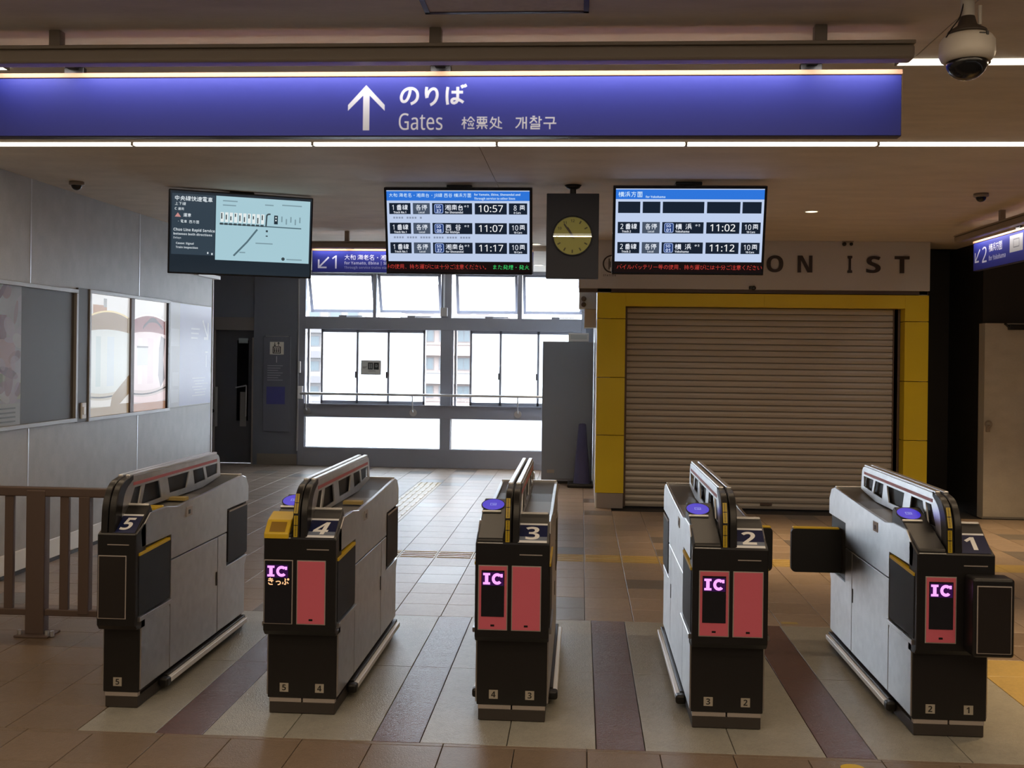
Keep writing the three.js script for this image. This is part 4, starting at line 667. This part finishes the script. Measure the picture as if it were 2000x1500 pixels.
    obj('flap_edge', [prof([[0.0, 0.668], [0.325, 0.680], [0.325, 0.692], [0.0, 0.680]], f0 - ex * 0.014, f0 + ex * 0.006)], M.yellow, fl);
    if (!out) { const r = obj('flap_door', [prof(roundedShape([[1.115, 0.415], [1.43, 0.415], [1.43, 0.695], [1.115, 0.695]], [0.02, 0.02, 0.02, 0.02]), f0 - ex * 0.014, f0 + ex * 0.003, 0.002)], M.flap, t); obj('flap_edge', [prof([[1.13, 0.686], [1.42, 0.686], [1.42, 0.695], [1.13, 0.695]], f0 - ex * 0.014, f0 + ex * 0.004)], M.frameGrey, r); }
    else {
      const w = 0.262, sh = roundedShape([[0, 0.42], [w, 0.42], [w, 0.655], [0, 0.655]], [0.0, 0.03, 0.03, 0]);
      const g = new THREE.ExtrudeGeometry(sh, { depth: 0.028, bevelEnabled: true, bevelSize: 0.004, bevelThickness: 0.004, bevelOffset: -0.004, bevelSegments: 2 });
      if (ex < 0) g.rotateY(Math.PI).translate(0, 0, 0.028);
      const r = obj('flap_door', [g.translate(f0 - ex * 0.012, 0, Z(1.26))], M.flap, t); r.userData.label = 'flap swung out to close the lane';
      obj('flap_edge', [bx(f0, f0 + ex * 0.24, 0.650, 0.660, Z(1.262), Z(1.228), 0.003)], M.yellow, r);
    }
    // kick bar, latch and slits
    obj('kick_bar', [bx(f0 + ex * 0.012, f0 + ex * 0.034, 0.035, 0.06, Z(0.29), Z(1.36), 0.004)], M.kick, t);
    obj('kick_bar_end', [bx(f0 - ex * 0.01, f0 + ex * 0.036, 0.026, 0.066, Z(0.24), Z(0.29), 0.012), bx(f0 - ex * 0.01, f0 + ex * 0.014, 0.03, 0.07, Z(0.29), Z(1.38), 0.003)], M.black, t);
    obj('latch', [bx(f0 - ex * 0.002, f0 + ex * 0.003, 0.755, 0.80, Z(0.53), Z(0.60), 0.001)], M.frameGrey, t);
    obj('keyhole', [bx(f0, f0 + ex * 0.004, 0.765, 0.785, Z(0.55), Z(0.575))], M.black, t);
    obj('door_slit', [bx(f0, f0 + ex * 0.0025, 0.33, 0.40, Z(0.945), Z(0.957))], M.black, t);
  }
  // deck between rail and sides
  obj('deck', [prof([[0.12, 0.832], [0.30, 0.832], [0.42, 0.814], [0.80, 0.826], [0.80, 0.80], [0.12, 0.80]], xl + s, xr - s)], M.tray, t);
  obj('rear_deck', [prof([[0.80, 0.826], [1.05, 0.832], [1.33, 0.862], [1.40, 0.842], [1.40, 0.80], [0.80, 0.80]], xl + s, xr - s)], M.deck, t);
  obj('rear_rim', [bx(xl + 0.004, xr - 0.004, 0.858, 0.870, Z(1.325), Z(1.345), 0.003)], M.rail, t);
  // number plate on the right
  if (o.plate) {
    const n = new THREE.Group(), pw = o.half ? 0.098 : 0.122, px = o.half ? 0.027 : 0.082, ang = Math.atan2(0.105, 0.15); n.name = 'number_plate'; t.add(n); n.position.set(px, 0.767, 0.026); n.rotation.x = -Math.PI / 2 + ang + 0.0;
    // inside the group: x across, y up the slope, z out of the plate
    const len = 0.185;
    obj('plate_body', [bx(-pw / 2 - 0.005, pw / 2 + 0.005, 0, len, -0.05, -0.001, 0.004)], o.plate === 1 || o.half ? M.black : M.deck, n);
    obj('plate_face', [plate(pw, 0.115, 0, 0.062, 0.0006)], numberPlate[o.plate], n);
    obj('top_bar', [bx(-pw / 2, pw / 2, len - 0.012, len, -0.002, 0.006, 0.003)], M.silverBar, n);
  }
  // card reader on the left
  if (o.reader) {
    const r = obj('card_reader', [prof(roundedShape([[-0.028, 0.762], [-0.026, 0.783], [0.31, 0.909], [0.337, 0.890], [0.337, 0.80], [0.0, 0.76]], [0.003, 0.015, 0.015, 0.02, 0.01, 0.01]), xl + 0.006, rx - 0.034, 0.004)], M.black, t);
    const tilt = Math.atan2(0.126, 0.336), rc = (xl + rx - 0.028) / 2 - 0.012;
    const onSlope = (g, d, lift) => g.rotateX(tilt).translate(rc, 0.783 + (d + 0.026) * 0.375 + lift, Z(d));
    const c = obj('reader_pad', [onSlope(new THREE.CylinderGeometry(0.053, 0.053, 0.004, 44), 0.245, 0.001)], M.blackGloss, r);
    obj('reader_light', [onSlope(new THREE.CircleGeometry(0.049, 44).rotateX(-Math.PI / 2), 0.245, 0.0038)], readerMat, c);
    obj('reader_bar', [onSlope(bx(-0.045, 0.040, -0.004, 0.004, -0.006, 0.006, 0.003), 0.185, 0.004)], M.silverBar, r);
    if (o.reader === 'slot') { const y = obj('ticket_slot', [prof(roundedShape([[-0.036, 0.764], [-0.036, 0.786], [0.016, 0.836], [0.095, 0.862], [0.105, 0.84], [0.0, 0.764]], [0.003, 0.006, 0.008, 0.006, 0, 0]), xl + 0.001, rx - 0.044, 0.003)], M.yellow, t); obj('slot_mouth', [prof([[-0.031, 0.7930], [0.006, 0.8286], [0.009, 0.8256], [-0.028, 0.7900]], xl + 0.022, rx - 0.062, 0)], std([0.26, 0.145, 0.004], 0.5), y); }
  }
  for (const [d, w, m] of o.tape ?? []) obj('deck_label', [bx(xr - s - 0.095, xr - s - 0.005, 0.826, 0.842 - 0.0 * w, Z(d), Z(d + w), 0.001)], m, t);
  // barrier rail: two openwork plates, cap bars, stripe, front guard
  const outline = roundedShape([[0.05, 0.80], [0.05, 0.99], [1.25, 0.99], [1.27, 0.865], [1.0, 0.835], [0.30, 0.835]], [0, 0.13, 0.05, 0.01, 0, 0]);
  const holes = [[[0.115, 0.852], [0.215, 0.852], [0.25, 0.94], [0.175, 0.94]], [[0.245, 0.852], [0.47, 0.855], [0.44, 0.94], [0.285, 0.94]], [[0.57, 0.862], [0.78, 0.862], [0.815, 0.94], [0.54, 0.94]], [[0.89, 0.865], [1.04, 0.872], [1.005, 0.94], [0.865, 0.94]], [[1.07, 0.876], [1.215, 0.886], [1.22, 0.94], [1.04, 0.94]]];
  for (const e of [-1, 1]) {
    const pl = obj('rail_plate', [prof(outline.clone(), rx + e * 0.027 - 0.003, rx + e * 0.027 + 0.003, 0, holes)], M.steel, t);
    obj('rail_stripe', [bx(rx + e * 0.0302, rx + e * 0.0315, 0.950, 0.964, Z(0.16), Z(1.21))], M.redStripe, pl);
    obj('cap_bar', [bx(rx + e * 0.017 - 0.011, rx + e * 0.017 + 0.011, 0.988, 1.002, Z(0.13), Z(1.22), 0.005)], M.rail, t);
  }
  obj('rail_core', [prof(roundedShape([[0.06, 0.80], [0.06, 0.985], [1.24, 0.985], [1.26, 0.872], [1.0, 0.84]], [0, 0.12, 0.05, 0.01, 0]), rx - 0.012, rx + 0.012)], M.core, t);
  obj('rail_guard', [prof(roundedShape([[-0.022, 0.765], [-0.012, 0.90], [0.045, 0.978], [0.16, 0.996], [0.16, 0.975], [0.075, 0.935], [0.045, 0.83], [0.045, 0.765]], [0.005, 0.09, 0.06, 0, 0, 0.05, 0.03, 0]), rx - 0.031, rx - 0.002, 0.003), prof(roundedShape([[-0.022, 0.765], [-0.012, 0.90], [0.045, 0.978], [0.16, 0.996], [0.16, 0.975], [0.075, 0.935], [0.045, 0.83], [0.045, 0.765]], [0.005, 0.09, 0.06, 0, 0, 0.05, 0.03, 0]), rx + 0.002, rx + 0.031, 0.003)], M.black, t);
  if (!o.half) { const a = Math.atan2(0.01, 0.13); const w1 = plate(0.017, 0.09, 0, 0, 0).rotateX(-a).translate(rx - 0.018, 0.815, 0.0195), w2 = new THREE.PlaneGeometry(0.017, 0.085).rotateX(-0.36).translate(rx - 0.018, 0.910, 0.006); obj('warning_label', [w1, w2], warnTape, t); }
  return t;
}
gate('half-width ticket gate marked 5 next to the brown railing', -1.975, { half: true, low: [5], plate: 5, panels: [{ kind: 'dark', x: -0.017 }], tape: [[0.22, 0.09, M.yellow], [0.56, 0.05, M.yellowDull]] });
gate('ticket gate marked 4 with a yellow ticket slot', -1.178, { low: [5, 4], plate: 4, reader: 'slot', panels: [{ kind: 'led', x: -0.090 }, { kind: 'red', x: 0.051 }], tape: [[0.56, 0.05, M.yellowDull]] });
gate('ticket gate marked 3, seen end on in the middle', -0.276, { low: [4, 3], plate: 3, reader: 'pad', panels: [{ kind: 'redled', x: -0.080 }, { kind: 'red', x: 0.060 }] });
gate('ticket gate marked 2 with a black flap out on its right', 0.626, { low: [3, 2], plate: 2, reader: 'pad', flap: 'r', panels: [{ kind: 'redled', x: -0.066 }, { kind: 'red', x: 0.073 }] });
{ const t = gate('ticket gate marked 1 with a black flap out on its left', 1.534, { low: [2, 1], plate: 1, reader: 'pad', flap: 'l', panels: [{ kind: 'redled', x: -0.060 }] });
  const b = obj('side_box', [bx(0.032, 0.195, 0.375, 0.69, 0.03, 0.13, 0.014)], M.black, t); b.userData.label = 'black framed box fixed to the front';
  obj('box_frame', [bx(0.046, 0.181, 0.392, 0.662, 0.129, 0.133, 0.003)], M.frameGrey, b); obj('box_sheet', [bx(0.050, 0.177, 0.396, 0.658, 0.1325, 0.1345, 0.001)], M.displayBlack, b);
}
renderer.render(scene, camera);
